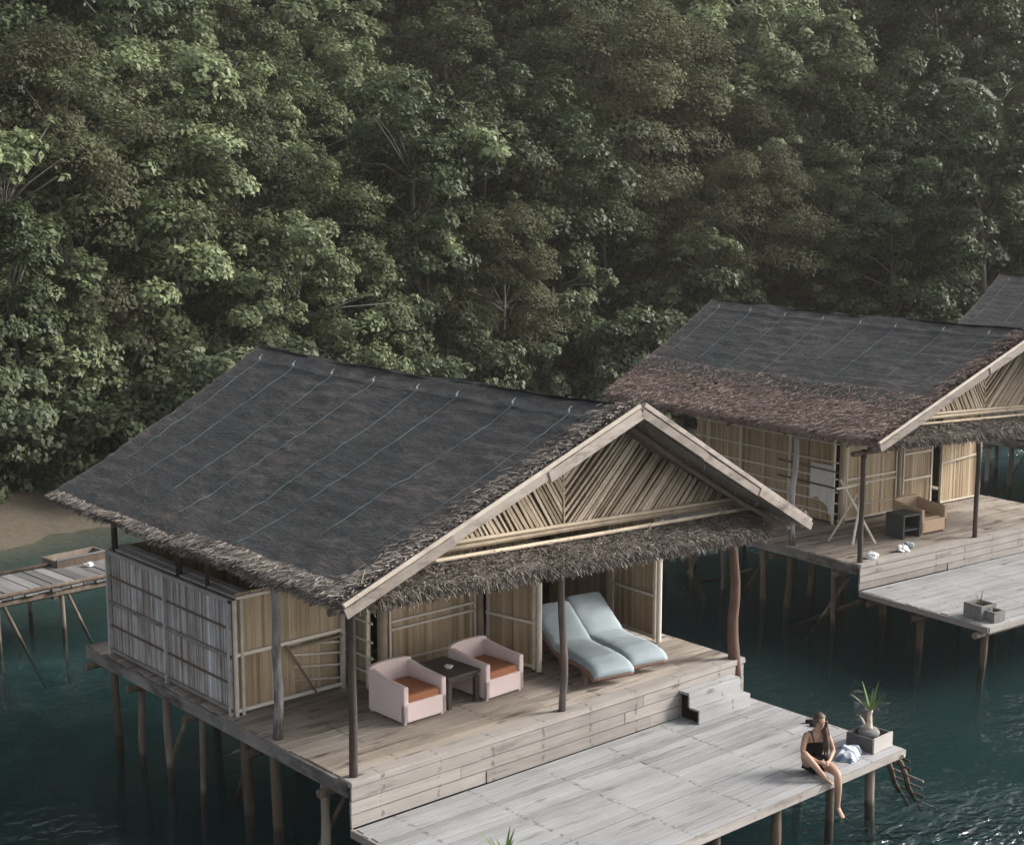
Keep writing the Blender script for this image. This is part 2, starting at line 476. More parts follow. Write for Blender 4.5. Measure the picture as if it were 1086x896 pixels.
def build_terrain():
    xs = np.concatenate([np.linspace(-90, -12, 14), np.linspace(-10, 62, 109), np.linspace(66, 150, 14)])
    ys = np.concatenate([np.linspace(-60, -12, 9), np.linspace(-10, 48, 88), np.linspace(52, 110, 12)])
    X, Y = np.meshgrid(xs, ys)
    Z = ground_z(X, Y)
    for i in range(X.shape[0]):
        for j in range(X.shape[1]):
            p = Vector((X[i, j], Y[i, j], 0))
            Z[i, j] += .22 * noise.noise(p * .35) + (.10 * noise.noise(p * 1.1))
    Vv = np.stack([X, Y, Z], -1).reshape(-1, 3)
    h, w = X.shape
    idx = np.arange(h * w).reshape(h, w)
    F = np.stack([idx[:-1, :-1], idx[:-1, 1:], idx[1:, 1:], idx[1:, :-1]], -1).reshape(-1, 4)
    mt, nt, bs = new_mat('terrain')
    g = N(nt, "ShaderNodeNewGeometry"); sp = N(nt, "ShaderNodeSeparateXYZ")
    nt.links.new(g.outputs["Position"], sp.inputs[0])
    n = noise_tex(nt, (1, 1, 1), .55, 6, .6)
    n2 = noise_tex(nt, (1, 1, 1), 5, 5, .7)
    sand = ramp(nt, n2, [(.3, (.075, .062, .044)), (.7, (.125, .104, .076))])
    coral = ramp(nt, n2, [(.3, (.03, .035, .03)), (.75, (.13, .13, .105))])
    sea_sand = ramp(nt, n2, [(.3, (.16, .16, .13)), (.7, (.34, .33, .27))])
    mr = N(nt, "ShaderNodeMapRange"); nt.links.new(n, mr.inputs[0])
    mr.inputs[1].default_value = .42; mr.inputs[2].default_value = .58
    sea = mixc(nt, mr.outputs[0], sea_sand, coral)
    zb = N(nt, "ShaderNodeMapRange"); nt.links.new(sp.outputs[2], zb.inputs[0])
    zb.inputs[1].default_value = -2.35; zb.inputs[2].default_value = -1.85
    low = mixc(nt, zb.outputs[0], sea, sand)
    forest = ramp(nt, n2, [(.3, (.018, .015, .011)), (.75, (.05, .042, .03))])
    zf = N(nt, "ShaderNodeMapRange"); nt.links.new(sp.outputs[2], zf.inputs[0])
    zf.inputs[1].default_value = -1.1; zf.inputs[2].default_value = -.75
    nt.links.new(mixc(nt, zf.outputs[0], low, forest), bs.inputs["Base Color"])
    bs.inputs["Roughness"].default_value = .9
    bump(nt, bs, n2, .5, .05)
    me = np_mesh('terrain', Vv, F, np.zeros(len(F)), mt, True)
    tag(link('terrain', me), 'sandy seabed and beach rising into the dark forest floor of the hillside', None, None, 'structure')

def build_water():
    mt, nt, bs = new_mat('sea_water')
    nt.nodes.remove(bs)
    out = nt.nodes["Material Output"]
    tcn = N(nt, "ShaderNodeTexCoord")
    def nz(scale, rot, sc, det):
        mp = N(nt, "ShaderNodeMapping"); mp.inputs["Scale"].default_value = scale; mp.inputs["Rotation"].default_value = rot
        nt.links.new(tcn.outputs["Object"], mp.inputs[0])
        n = N(nt, "ShaderNodeTexNoise"); n.inputs["Scale"].default_value = sc; n.inputs["Detail"].default_value = det
        n.inputs["Distortion"].default_value = .4
        nt.links.new(mp.outputs[0], n.inputs["Vector"]); return n.outputs[0]
    a = nz((1.0, 1.7, 1), (0, 0, R_(41)), 3.2, 2.0)
    b = nz((1.0, 1.4, 1), (0, 0, R_(20)), .7, 1.0)
    ad = N(nt, "ShaderNodeMath", operation='MULTIPLY_ADD'); nt.links.new(b, ad.inputs[0]); ad.inputs[1].default_value = 1.4
    nt.links.new(a, ad.inputs[2])
    geo = N(nt, "ShaderNodeNewGeometry"); amp = None
    for c_, r_ in (((6.0, -6.5, WATER_Z), 5.5), ((20, 14, WATER_Z), 8), ((13.5, -4.5, WATER_Z), 4), ((36, 10, WATER_Z), 9)):
        ds = N(nt, "ShaderNodeVectorMath", operation='DISTANCE'); nt.links.new(geo.outputs["Position"], ds.inputs[0]); ds.inputs[1].default_value = c_
        mr = N(nt, "ShaderNodeMapRange"); nt.links.new(ds.outputs["Value"], mr.inputs[0]); mr.interpolation_type = 'SMOOTHSTEP'
        mr.inputs[1].default_value = r_ * .3; mr.inputs[2].default_value = r_; mr.inputs[3].default_value = 1.0; mr.inputs[4].default_value = .07
        if amp is None: amp = mr.outputs[0]
        else:
            mxx = N(nt, "ShaderNodeMath", operation='MAXIMUM'); nt.links.new(amp, mxx.inputs[0]); nt.links.new(mr.outputs[0], mxx.inputs[1]); amp = mxx.outputs[0]
    bp = N(nt, "ShaderNodeBump"); nt.links.new(amp, bp.inputs["Strength"]); bp.inputs["Distance"].default_value = .30
    nt.links.new(ad.outputs[0], bp.inputs["Height"])
    gl = N(nt, "ShaderNodeBsdfGlossy"); gl.inputs["Roughness"].default_value = .04
    nt.links.new(bp.outputs[0], gl.inputs["Normal"])
    tr = N(nt, "ShaderNodeBsdfTransparent"); tr.inputs[0].default_value = (.90, .95, .95, 1)
    fr = N(nt, "ShaderNodeFresnel"); fr.inputs[0].default_value = 1.4
    nt.links.new(bp.outputs[0], fr.inputs["Normal"])
    mx = N(nt, "ShaderNodeMixShader")
    inv_b = N(nt, "ShaderNodeMath", operation='SUBTRACT'); inv_b.inputs[0].default_value = 1; nt.links.new(geo.outputs["Backfacing"], inv_b.inputs[1])
    ff = N(nt, "ShaderNodeMath", operation='MULTIPLY'); nt.links.new(fr.outputs[0], ff.inputs[0]); nt.links.new(inv_b.outputs[0], ff.inputs[1])
    nt.links.new(ff.outputs[0], mx.inputs[0]); nt.links.new(tr.outputs[0], mx.inputs[1]); nt.links.new(gl.outputs[0], mx.inputs[2])
    nt.links.new(mx.outputs[0], out.inputs["Surface"])
    va = N(nt, "ShaderNodeVolumeAbsorption"); va.inputs["Color"].default_value = (.29, .54, .585, 1); va.inputs["Density"].default_value = .95
    vs_ = N(nt, "ShaderNodeVolumeScatter"); vs_.inputs["Color"].default_value = (.36, .66, .66, 1); vs_.inputs["Density"].default_value = .085
    av = N(nt, "ShaderNodeAddShader"); nt.links.new(va.outputs[0], av.inputs[0]); nt.links.new(vs_.outputs[0], av.inputs[1])
    nt.links.new(av.outputs[0], out.inputs["Volume"])
    mb = MB()
    mb.add([(-90, -60, WATER_Z), (150, -60, WATER_Z), (150, 60, WATER_Z), (-90, 60, WATER_Z)], [(0, 1, 2, 3)], 0)
    tag(mb.build('sea_water', mt), 'dark clear teal sea under the stilt bungalows', None, None, 'structure')

build_terrain()
build_water()

# ------------------------------------------------------------------ bungalow
def lerp(a, b, t): return a + (b - a) * t
H_RIDGE = (4.0, 4.33); H_LE = (-.65, 2.56); H_RE = (7.6, 2.28)
YF = -.87
def roof_pt(side, s, t):
    """side -1 left / +1 right; s front(0)..back(1); t ridge(0)..eave(1)"""
    rz = H_RIDGE[1] - .07 * math.sin(math.pi * min(1, s * 1.05)) ** .7 if 0 < s < .952 else H_RIDGE[1]
    ry = YF + 9.26 * s
    if side < 0:
        ex, ez, ey = H_LE[0] + .17 * s, H_LE[1] - .03 * s - .03 * math.sin(math.pi * s), YF + 8.0 * s
    else:
        ex, ez, ey = H_RE[0], H_RE[1], YF + 8.0 * s
    x = lerp(H_RIDGE[0], ex, t); y = lerp(ry, ey, t); z = lerp(rz, ez, t) - .07 * math.sin(math.pi * t)
    nz = noise.noise(Vector((x * 1.1, y * 1.1, side * 5))) * .04 + noise.noise(Vector((x * 5, y * 2.2, side * 3))) * .02 - .018 * ((t * 15 + .35 * noise.noise(Vector((y * .9, t * 4, 2)))) % 1.0)
    return Vector((x, y, z + nz))

def roof_sheet(mb, side, s0, s1, t0, t1, ns, ntt, lift, thick, tone=.4, wob=0.0, tb=0.0, sk=0.0):
    top = [[roof_pt(side, lerp(s0 + sk * j / ntt, s1, i / ns), lerp(t0, t1 + tb * (i / ns) ** .6 + (wob * noise.noise(Vector((i * .35, side * 3.1, t1 * 9))) if j == ntt else 0), j / ntt)) + Vector((0, 0, lift)) for j in range(ntt + 1)] for i in range(ns + 1)]
    vs = [p for r in top for p in r]; n = len(vs)
    vs += [p - Vector((0, 0, thick)) for p in vs]
    w = ntt + 1; fs = []
    for i in range(ns):
        for j in range(ntt):
            a, b, c, d = i * w + j, (i + 1) * w + j, (i + 1) * w + j + 1, i * w + j + 1
            if side < 0: a, b, c, d = d, c, b, a
            fs.append((a, b, c, d)); fs.append((n + d, n + c, n + b, n + a))
    rim = [i * w for i in range(ns + 1)] + [ns * w + j for j in range(1, w)] + [i * w + w - 1 for i in range(ns - 1, -1, -1)] + [j for j in range(w - 2, 0, -1)]
    for k in range(len(rim)):
        a, b = rim[k], rim[(k + 1) % len(rim)]
        fs.append((a, b, n + b, n + a) if side > 0 else (b, a, n + a, n + b))
    mb.add(vs, fs, tone)

def strands(mb, P, D, L, W, T, Nrm):
    """thin tapered straw blades: start P, direction D, length L, width W"""
    S = np.cross(D, Nrm); S /= (np.linalg.norm(S, axis=1, keepdims=True) + 1e-9)
    S = S * W[:, None]
    E = P + D * L[:, None]
    V = np.stack([P - S, P + S, E + S * .45, E - S * .45], 1)
    mb.quads(V, T)

def thatch_strands(mb, side, n, srange, trange, rng, lmin=.07, lmax=.19, lift=.03, tone_shift=0):
    P = np.zeros((n, 3)); D = np.zeros((n, 3))
    for i in range(n):
        s = rng.uniform(*srange); t = rng.uniform(*trange)
        p = roof_pt(side, s, t); q = roof_pt(side, s, min(1, t + .03)) if t < .97 else p + (p - roof_pt(side, s, t - .03))
        P[i] = p; D[i] = (q - p).normalized()
    D += rng.normal(0, .75, (n, 3)) * np.array([1, 1, .16]) + np.array([0, 0, .05])
    D /= np.linalg.norm(D, axis=1, keepdims=True)
    P[:, 2] += lift + rng.uniform(-.02, .03, n)
    Nn = np.tile(np.array([side * .4, 0, .9]), (n, 1)) + rng.normal(0, .35, (n, 3))
    strands(mb, P, D, rng.uniform(lmin, lmax, n), rng.uniform(.004, .010, n), np.clip(rng.beta(2, 2.6, n) + tone_shift, 0, 1), Nn)

def eave_fringe(mb, side, n, rng, s0=0., s1=1., droop=.3, lmax=.125):
    P = np.zeros((n, 3)); D = np.zeros((n, 3))
    for i in range(n):
        s = rng.uniform(s0, s1); p = roof_pt(side, s, 1.0); q = roof_pt(side, s, .96)
        P[i] = roof_pt(side, s, 1 - .1 * rng.uniform(0, 1)) - Vector((0, 0, .02)); D[i] = (p - q).normalized()
    D += rng.normal(0, .16, (n, 3)); D[:, 2] -= rng.uniform(0, droop, n)
    D /= np.linalg.norm(D, axis=1, keepdims=True)
    P[:, 2] -= rng.uniform(0, .07, n)
    Nn = np.tile(np.array([side * .4, 0, .9]), (n, 1)) + rng.normal(0, .4, (n, 3))
    strands(mb, P, D, rng.uniform(.05, lmax, n), rng.uniform(.005, .012, n), np.clip(rng.beta(2, 2.2, n) + .08, 0, 1), Nn)

def planks_x(mb, x0, x1, y0, y1, z, w, th, rng, gap=.012, joints=True, tv=.17, jmin=0):
    """deck planks running along X, butted at random joints"""
    y = y0
    while y < y1 - .02:
        ww = min(w * rng.uniform(.9, 1.1), y1 - y)
        xs = [x0 + rng.uniform(-.03, .03)]
        if joints:
            k = x0 + (rng.choice([3.0, 3.05, 4.2, 8.0, 8.0, 8.0]) if jmin else rng.choice([1.8, 2.7, 3.6, 4.5]))
            while k < x1 - .8:
                xs.append(k); k += jmin or rng.choice([2.7, 3.6])
        xs.append(x1 + rng.uniform(-.03, .03))
        for a, b in zip(xs[:-1], xs[1:]):
            dz = rng.uniform(-.006, .006)
            mb.box((a + .004, y + gap / 2, z - th), (b - .004, y + ww - gap / 2, z + dz), float(np.clip(rng.normal(.5, tv), 0, 1)), .004)
        y += ww

def pole_pts(a, b, wob, n=6, seed=0):
    a = Vector(a); b = Vector(b)
    out = []
    for i in range(n + 1):
        t = i / n; p = a.lerp(b, t)
        k = math.sin(math.pi * t) * .6 + .4
        p += Vector((noise.noise(Vector((t * 2.2, seed * 3.7, 0))), noise.noise(Vector((t * 2.2, seed * 3.7, 9))), 0)) * wob * k
        out.append(p)
    return out

def bamboo_panel(mb, origin, xdir, w, h, rng, sw=.045, th=.018, rows=1, tv=.22):
    """wall panel of split-bamboo strips standing side by side"""
    o = Vector(origin); d = Vector(xdir).normalized(); nrm = Vector((d.y, -d.x, 0))
    for r in range(rows):
        z0 = h * r / rows; z1 = h * (r + 1) / rows
        x = 0
        base = rng.uniform(.35, .65)
        while x < w - .004:
            ww = min(sw * rng.uniform(.7, 1.35), w - x)
            off = rng.uniform(0, .008)
            a = o + d * x + nrm * off; b = o + d * (x + ww - .003) + nrm * off
            c = nrm * -th
            zt = z1 - (rng.uniform(0, .025) if rows > 1 else 0); zb = z0
            vs = [a + Vector((0, 0, zb)), b + Vector((0, 0, zb)), b + c + Vector((0, 0, zb)), a + c + Vector((0, 0, zb)),
                  a + Vector((0, 0, zt)), b + Vector((0, 0, zt)), b + c + Vector((0, 0, zt)), a + c + Vector((0, 0, zt))]
            mb.add(vs, [(0, 3, 2, 1), (4, 5, 6, 7), (0, 1, 5, 4), (1, 2, 6, 5), (2, 3, 7, 6), (3, 0, 4, 7)], float(np.clip(rng.normal(base, tv), 0, 1)))
            x += ww

def door_leaf(root, sh, hinge, outer, z0, z1, rng, bands, mat=None):
    hx = Vector((*hinge, 0)); ox = Vector((*outer, 0)); d = (ox - hx); w = d.length; d.normalize()
    nrm = Vector((d.y, -d.x, 0))
    mb = MB(); bamboo_panel(mb, (hx.x, hx.y, z0), d, w, z1 - z0, rng, .04)
    door = mb.build('door', mat or M['bamboo'], root, shift=sh)
    fr = MB()
    for sgn in (1, -1):
        off = nrm * (.025 if sgn > 0 else -.035)
        for u in (.03, w - .03):
            p = hx + d * u + off
            fr.bar(p + Vector((0, 0, z0)), p + Vector((0, 0, z1)), .05, .03, nrm)
        for zz in bands:
            fr.bar(hx + off * 1.25 + Vector((0, 0, z0 + zz)), ox + off * 1.25 + Vector((0, 0, z0 + zz)), .03, .04)
    fr.tube([ox + d * .05 + Vector((0, 0, z0 - .02)), ox + d * .05 + Vector((0, 0, z1))], .04, 8)
    fr.build('door_frame', M['batten'], door, shift=sh)
    lash = MB()
    for zz in bands[1:2]:
        lash.tube([ox + d * .05 + Vector((0, 0, z0 + zz - .03)), ox + d * .05 + Vector((0, 0, z0 + zz + .03))], .047, 8)
    lash.build('lashing', M['rope_dark'], door, shift=sh)
    return door

def bungalow(name, loc, rz, label, group, seed, main=True, hut=True, net_t=.968, net_front=.042, strand_n=15000, detail=1.0):
    rng = np.random.default_rng(seed); random.seed(seed)
    root = empty(name, (loc[0], loc[1], WATER_Z), rz)
    tag(root, label, 'bungalow', group)
    sh = (0, 0, -WATER_Z)
    # ---- roof
    mb = MB()
    for side in (-1, 1):
        roof_sheet(mb, side, 0, 1, 0, 1, 48, 20, 0, .075, .35)
    n = int(strand_n)
    if main:
        thatch_strands(mb, -1, int(n * .7), (.010, net_front + .006), (0.0, .98), rng)
        thatch_strands(mb, -1, int(n * .05), (net_front, net_front + .03), (0.0, .98), rng)
        thatch_strands(mb, -1, int(n * .5), (0, .5), (net_t - .02, .99), rng, tone_shift=.06)
        thatch_strands(mb, -1, int(n * .3), (.3, 1), (.985, 1.0), rng, tone_shift=.06)
    else:
        thatch_strands(mb, -1, int(n * .3), (.010, net_front + .03), (0.0, .98), rng)
        thatch_strands(mb, -1, int(n * 1.9), (0, 1), (net_t - .02, .99), rng, tone_shift=.06)
        thatch_strands(mb, -1, int(n * .12), (0, 1), (net_t - .12, net_t), rng, lift=.06)
    thatch_strands(mb, 1, int(n * .4), (.010, .06), (0.0, .98), rng)
    thatch_strands(mb, 1, int(n * .25), (0, 1), (.0, .99), rng)
    eave_fringe(mb, -1, int(n * .75), rng)
    eave_fringe(mb, 1, int(n * .3), rng)
    # ragged thatch ends over the front rakes
    for side, k in ((-1, .22), (1, .26)):
        q = int(n * k); P = np.zeros((q, 3))
        for i in range(q):
            P[i] = roof_pt(side, rng.uniform(0.010, .024), rng.uniform(0, 1))
        D = np.stack([rng.normal(side * .6, .4, q), rng.uniform(-.75, .2, q), rng.normal(.02, .10, q)], 1)
        D /= np.linalg.norm(D, axis=1, keepdims=True)
        P[:, 2] += rng.uniform(.035, .075, q)
        strands(mb, P, D, rng.uniform(.06, .17, q), rng.uniform(.006, .014, q), np.clip(rng.beta(2, 2, q) + .1, 0, 1), rng.normal(0, 1, (q, 3)))
    roof = mb.build('thatched_roof', M['thatch'] if main else M['thatch_red'], root, shift=sh)
    # shade net over the upper thatch
    nb = MB()
    roof_sheet(nb, -1, net_front, 1.0, -.01, net_t, 110, 75, .04, .012, .5, .02, .062 if main else .02, -.03)
    roof_sheet(nb, 1, net_front, .995, -.01, .35, 40, 10, .035, .012, .5, .05)
    net = nb.build('shade_net', M['net'], roof, smooth=True, shift=sh)
    # ropes down the slope and along the ridge
    ys = [7.86, 6.79, 5.66, 4.49, 3.38, 2.41, 1.15, .01]
    for k, y in enumerate(ys):
        s = (y - YF) / 9.26
        if s < net_front: s = net_front + .005
        pts = []; tmax = net_t - rng.uniform(0, .25)
        drift = rng.uniform(-.012, .012)
        for j in range(22):
            t = .085 + (tmax - .085) * j / 21
            p = roof_pt(-1, min(.99, s + drift * t * 1.3), t) + Vector((0, 0, .072 + .006 * math.sin(j * 1.9 + k)))
            pts.append(p)
        rb = MB(); rb.tube(pts, .0048, 5)
        rope = rb.build('rope', M['rope'], roof, shift=sh)
        kb = MB(); p = pts[0]
        kb.tube([p + Vector((-.02, 0, .0)), p + Vector((0, .01, .05)), p + Vector((.03, -.015, .09))], [.012, .015, .007], 6)
        kb.tube([p + Vector((-.03, -.03, .02)), p + Vector((.02, .04, .025))], [.014, .014], 6)
        kb.build('rope_knot', M['rope_pale'], rope, shift=sh)
    rb = MB(); rb.tube([roof_pt(-1, lerp(net_front, .955, j / 40), .085) + Vector((0, 0, .052)) for j in range(41)], .006, 5)
    rb.build('ridge_rope', M['rope'], roof, shift=sh)
    # rake boards
    for side in (-1, 1):
        rbm = MB()
        pk = roof_pt(side, 0, 0); ev = roof_pt(side, 0, 1)
        pts = [roof_pt(side, 0, j / 10) for j in range(11)]
        for a, b in zip(pts[:-1], pts[1:]):
            pass
        pk = Vector((H_RIDGE[0], YF - .085, H_RIDGE[1] - .03)); e = H_LE if side < 0 else H_RE
        ev = Vector((e[0], YF - .085, e[1] - .03))
        ev2 = ev + (ev - pk).normalized() * .06
        up = Vector((0, 0, 1))
        nseg = 3; hh_ = .135 if side < 0 else .11
        for q in range(nseg):
            a_ = pk.lerp(ev2, q / nseg); b_ = pk.lerp(ev2, (q + 1) / nseg + (.012 if q < nseg - 1 else 0))
            dy = Vector((0, .018 * (q % 2), -.03 + rng.uniform(-.012, .012)))
            rbm.bar(a_ + dy, b_ + dy + Vector((0, 0, rng.uniform(-.014, .014))), .032, hh_ * rng.uniform(.9, 1.08), up, float(rng.uniform(.25, .7)))
        rbm.build('rake_board', M['rake'], roof, shift=sh, bevel=.006)
        if side > 0:
            r2 = MB(); r2.bar(pk + Vector((.06, .02, .075)), ev2 + Vector((0, .02, .065)), .06, .065, up, .75)
            r2.build('rake_board', M['rake'], roof, shift=sh, bevel=.006)
        else:
            r2 = MB(); r2.tube([pk + Vector((0, .03, .06)), ev2 + Vector((0, .03, .06))], .03, 7)
            r2.build('rake_pole', M['batten'], roof, shift=sh)
    # rafters under the overhang
    for side in (-1, 1):
        for s in (.035, .1, .3, .5, .7, .9):
            rf = MB(); rf.tube([roof_pt(side, s, t) - Vector((0, 0, .17)) for t in (.02, .35, .7, .99)], .035, 7)
            rf.build('rafter', M['batten_dark'], roof, shift=sh)
    # ---- gable screen of diagonal bamboo slats
    gs = MB(); GY = -.1; zb = 2.74; seam = 3.42
    def roof_under(x):
        if x < H_RIDGE[0]:
            t = (H_RIDGE[0] - x) / (H_RIDGE[0] - H_LE[0]); z = lerp(H_RIDGE[1], H_LE[1], t)
        else:
            t = (x - H_RIDGE[0]) / (H_RE[0] - H_RIDGE[0]); z = lerp(H_RIDGE[1], H_RE[1], t)
        return z - .20
    def zbot(x): return 2.76 - .032 * (x - 1.2)
    step = .08
    for dirn in (-1, 1):
        lean = 1.12 if dirn > 0 else .70    # dx per dz
        x = seam
        while (x > .9) if dirn < 0 else (x < 7.2):
            # slat starting on the bottom at x (or on the seam) rising outward from the seam
            p0 = Vector((x, GY, zbot(x)))
            q = p0.copy(); k = 0
            while q.z < roof_under(q.x) and k < 200:
                q += Vector((dirn * lean * .02, 0, .02)); k += 1
            if k > 2:
                j = rng.uniform(-.05, .05)
                gs.bar(p0 + Vector((0, rng.uniform(-.012, .012), -.03)), q + Vector((j, rng.uniform(-.012, .012), .03)), float(rng.uniform(.026, .056)), .022, (0, 1, 0))
            x += dirn * step * rng.uniform(.85, 1.2)
        zz = zbot(seam) + step
        while zz < roof_under(seam):
            p0 = Vector((seam, GY, zz)); q = p0.copy(); k = 0
            while q.z < roof_under(q.x) and k < 200:
                q += Vector((dirn * lean * .02, 0, .02)); k += 1
            if k > 2:
                gs.bar(p0 + Vector((0, rng.uniform(-.012, .012), 0)), q + Vector((0, rng.uniform(-.012, .012), .03)), float(rng.uniform(.026, .056)), .022, (0, 1, 0))
            zz += step * 1.5 * rng.uniform(.85, 1.15)
    gs.bar((seam, GY - .012, zbot(seam)), (seam - .03, GY - .012, roof_under(seam)), .022, .02, (0, 1, 0), .4)
    screen = gs.build('gable_screen', M['slat'], root, shift=sh)
    bk = MB()
    xs = [.9 + i * .25 for i in range(26)]
    vs = [Vector((x, GY + .07, zbot(x))) for x in xs] + [Vector((x, GY + .07, max(zbot(x) + .01, roof_under(x) + .1))) for x in xs]
    vs += [v + Vector((0, .02, 0)) for v in vs]
    nx = len(xs); fs = []
    for i in range(nx - 1):
        fs += [(i, i + 1, nx + i + 1, nx + i), (2 * nx + nx + i, 2 * nx + nx + i + 1, 2 * nx + i + 1, 2 * nx + i)]
    bk.add(vs, fs, .2)
    bk.build('screen_backing', M['interior'], screen, shift=sh)
    tb = MB()
    tb.tube([(.75, GY - .05, zbot(.75) - .03), (3.5, GY - .05, zbot(3.5) - .02), (7.0, GY - .05, zbot(7) - .03)], .04, 8)
    tb.tube([(.8, GY - .06, zbot(.8) + .05), (3.7, GY - .06, zbot(3.7) + .04), (7.0, GY - .06, zbot(7) + .03)], .028, 8)
    tb.build('tie_beam', M['slat'], screen, shift=sh)
    # ---- thatch awning below the gable
    aw = MB(); A0 = (-.15, GY - .12); q = 26
    def aw_pt(x, t):   # t 0 upper .. 1 lower
        up = Vector((x, GY - .10, zbot(x) - .14)); dn = Vector((x, -.72, 2.50 - .042 * (x - .3)))
        p = up.lerp(dn, t); p.z += .03 * noise.noise(Vector((x * 1.5, t * 2, 4)))
        return p
    gridx = [lerp(-.35, 7.0, i / 40) for i in range(41)]
    vs = [aw_pt(x, t) for x in gridx for t in (0, .33, .66, 1)]
    vs2 = [v - Vector((0, -.02, .07)) for v in vs]
    fs = []; nv = len(vs)
    for i in range(40):
        for j in range(3):
            a, b, c, d = i * 4 + j, (i + 1) * 4 + j, (i + 1) * 4 + j + 1, i * 4 + j + 1
            fs += [(d, c, b, a), (nv + a, nv + b, nv + c, nv + d)]
    aw.add(vs + vs2, fs, .3)
    qn = int(n * 1.7)
    P = np.zeros((qn, 3))
    for i in range(qn):
        P[i] = aw_pt(rng.uniform(-.45, 7.05), rng.uniform(0, .95))
    D = np.tile(np.array([0, -.45, -.34]), (qn, 1)) + rng.normal(0, .55, (qn, 3)) * np.array([1, .6, .5]); D /= np.linalg.norm(D, axis=1, keepdims=True)
    P[:, 2] += rng.uniform(-.01, .025, qn)
    strands(aw, P, D, rng.uniform(.06, .16, qn), rng.uniform(.004, .009, qn), np.clip(rng.beta(2, 3, qn), 0, 1), np.tile(np.array([0, -.5, .8]), (qn, 1)) + rng.normal(0, .4, (qn, 3)))
    qn = int(n * .5); P = np.zeros((qn, 3))
    for i in range(qn):
        P[i] = aw_pt(rng.uniform(-.4, 7.0), rng.uniform(.8, 1))
    D = np.tile(np.array([0, -.35, -.75]), (qn, 1)) + rng.normal(0, .25, (qn, 3)); D /= np.linalg.norm(D, axis=1, keepdims=True)
    P[:, 2] -= rng.uniform(0, .07, qn)
    strands(aw, P, D, rng.uniform(.07, .17, qn), rng.uniform(.004, .010, qn), np.clip(rng.beta(2, 3, qn), 0, 1), rng.normal(0, 1, (qn, 3)))
    awn = aw.build('thatch_awning', M['thatch'], root, shift=sh)
    ap = MB(); ap.tube([aw_pt(.1, .12) + Vector((0, -.03, .05)), aw_pt(3.5, .12) + Vector((0, -.03, .06)), aw_pt(7.1, .12) + Vector((0, -.03, .05))], .028, 8)
    ap.build('awning_pole', M['slat'], awn, shift=sh)
    # ---- porch posts and eave beams
    def post(a, b, r0, r1, mat, wob, sd):
        p = MB(); pts = pole_pts(a, b, wob, 8, sd)
        p.tube(pts, [lerp(r0, r1, i / 8) * (1 + .08 * noise.noise(Vector((i, sd, 0)))) for i in range(9)], 10)
        o = p.build('porch_post', mat, root, True, sh)
        l = MB(); pt = pts[-1]; l.tube([pt - Vector((0, 0, .16)), pt - Vector((0, 0, .09))], r1 * 1.18, 10)
        l.build('lashing', M['rope_dark'], o, shift=sh)
    post((.12, .12, -.1), (.12, .12, 2.22), .055, .05, M['post'], .05, seed + 1)
    post((3.63, .12, -.02), (3.57, .10, 2.2), .052, .048, M['post'], .07, seed + 2)
    post((7.2, .07, -.3), (7.05, .04, 2.2), .10, .06, M['post_red'], .24, seed + 3)
    post((.12, 1.86, -.02), (.10, 1.86, 2.42), .068, .052, M['post_pale'], .13, seed + 4)
    eb = MB(); eb.tube([(-.2, .12, 2.16), (3.6, .10, 2.14), (7.4, .04, 2.10)], .05, 8)
    eb.build('porch_beam', M['batten_dark'], root, shift=sh)
    eb = MB(); eb.tube([(.11, -.3, 2.42), (.1, 3.5, 2.38), (.1, 6.8, 2.36)], .045, 8)
    eb.build('eave_beam', M['batten_dark'], root, shift=sh)
    # ---- porch deck, sun deck, risers, steps
    pd = MB(); planks_x(pd, 0, 7.3, .05, 7.25, 0, .19, .035, rng)
    deck = pd.build('porch_deck', M['deck_brown'], root, shift=sh, bevel=.004)
    fb = MB(); fb.box((-.045, .05, -.19), (-.004, 7.2, -.012), .55, .006)
    fb.build('edge_board', M['edge'], deck, shift=sh); fb = MB()
    fb.box((7.304, .05, -.19), (7.345, 7.2, -.012), .55, .006)
    fb.build('edge_board', M['edge'], deck, shift=sh)
    jb = MB()
    for x in (.12, 1.9, 3.7, 5.5, 7.2):
        jb.tube([(x, 0.1, -.13), (x, 7.3, -.13)], .07, 7)
    for y in (.5, 2.2, 3.9, 5.6, 7.0):
        jb.tube([(-.15, y, -.26), (7.4, y, -.26)], .06, 7)
    jb.build('floor_joists', M['stilt'], deck, shift=sh)
    hs_ = .58 if main else .49
    eg = MB(); eg.box((-.02, -.03, -.06), (7.34, .22, .016), .75, .008)
    eg.build('edge_plank', M['riser'], deck, shift=sh, bevel=.006)
    nrow = 3; top = -.064; hh = (hs_ - .064) / nrow
    for r in range(nrow):
        xs = [-.02] + sorted([rng.uniform(1.6, 2.8), rng.uniform(4.2, 5.6)]) + [7.32]
        rb = MB()
        for a, b in zip(xs[:-1], xs[1:]):
            o_ = rng.uniform(-.008, .008)
            rb.box((a + .003, -.02 + o_, top - hh * (r + 1) + .006), (b - .003, .018 + o_, top - hh * r - .006), float(np.clip(rng.normal(.6, .15), 0, 1)), .003)
        rb.build('riser_board', M['riser'], deck, shift=sh)
    sd = MB(); planks_x(sd, 0, 7.3, -2.93, -.03, -hs_, .15, .035, rng, .014, True, .12, 9)
    sun = sd.build('sun_deck', M['deck_grey'], root, shift=sh, bevel=.004)
    jb = MB()
    for y in (-2.72, -1.4, -.3):
        jb.tube([(-.1, y, -hs_ - .2), (7.36, y, -hs_ - .2)], .06, 7)
    for x in (.15, 1.3, 2.5, 3.7, 4.9, 6.1, 7.15):
        jb.box((x - .03, -2.9, -hs_ - .13), (x + .03, -.1, -hs_ - .037), .4)
    jb.build('floor_joists', M['stilt'], sun, shift=sh)
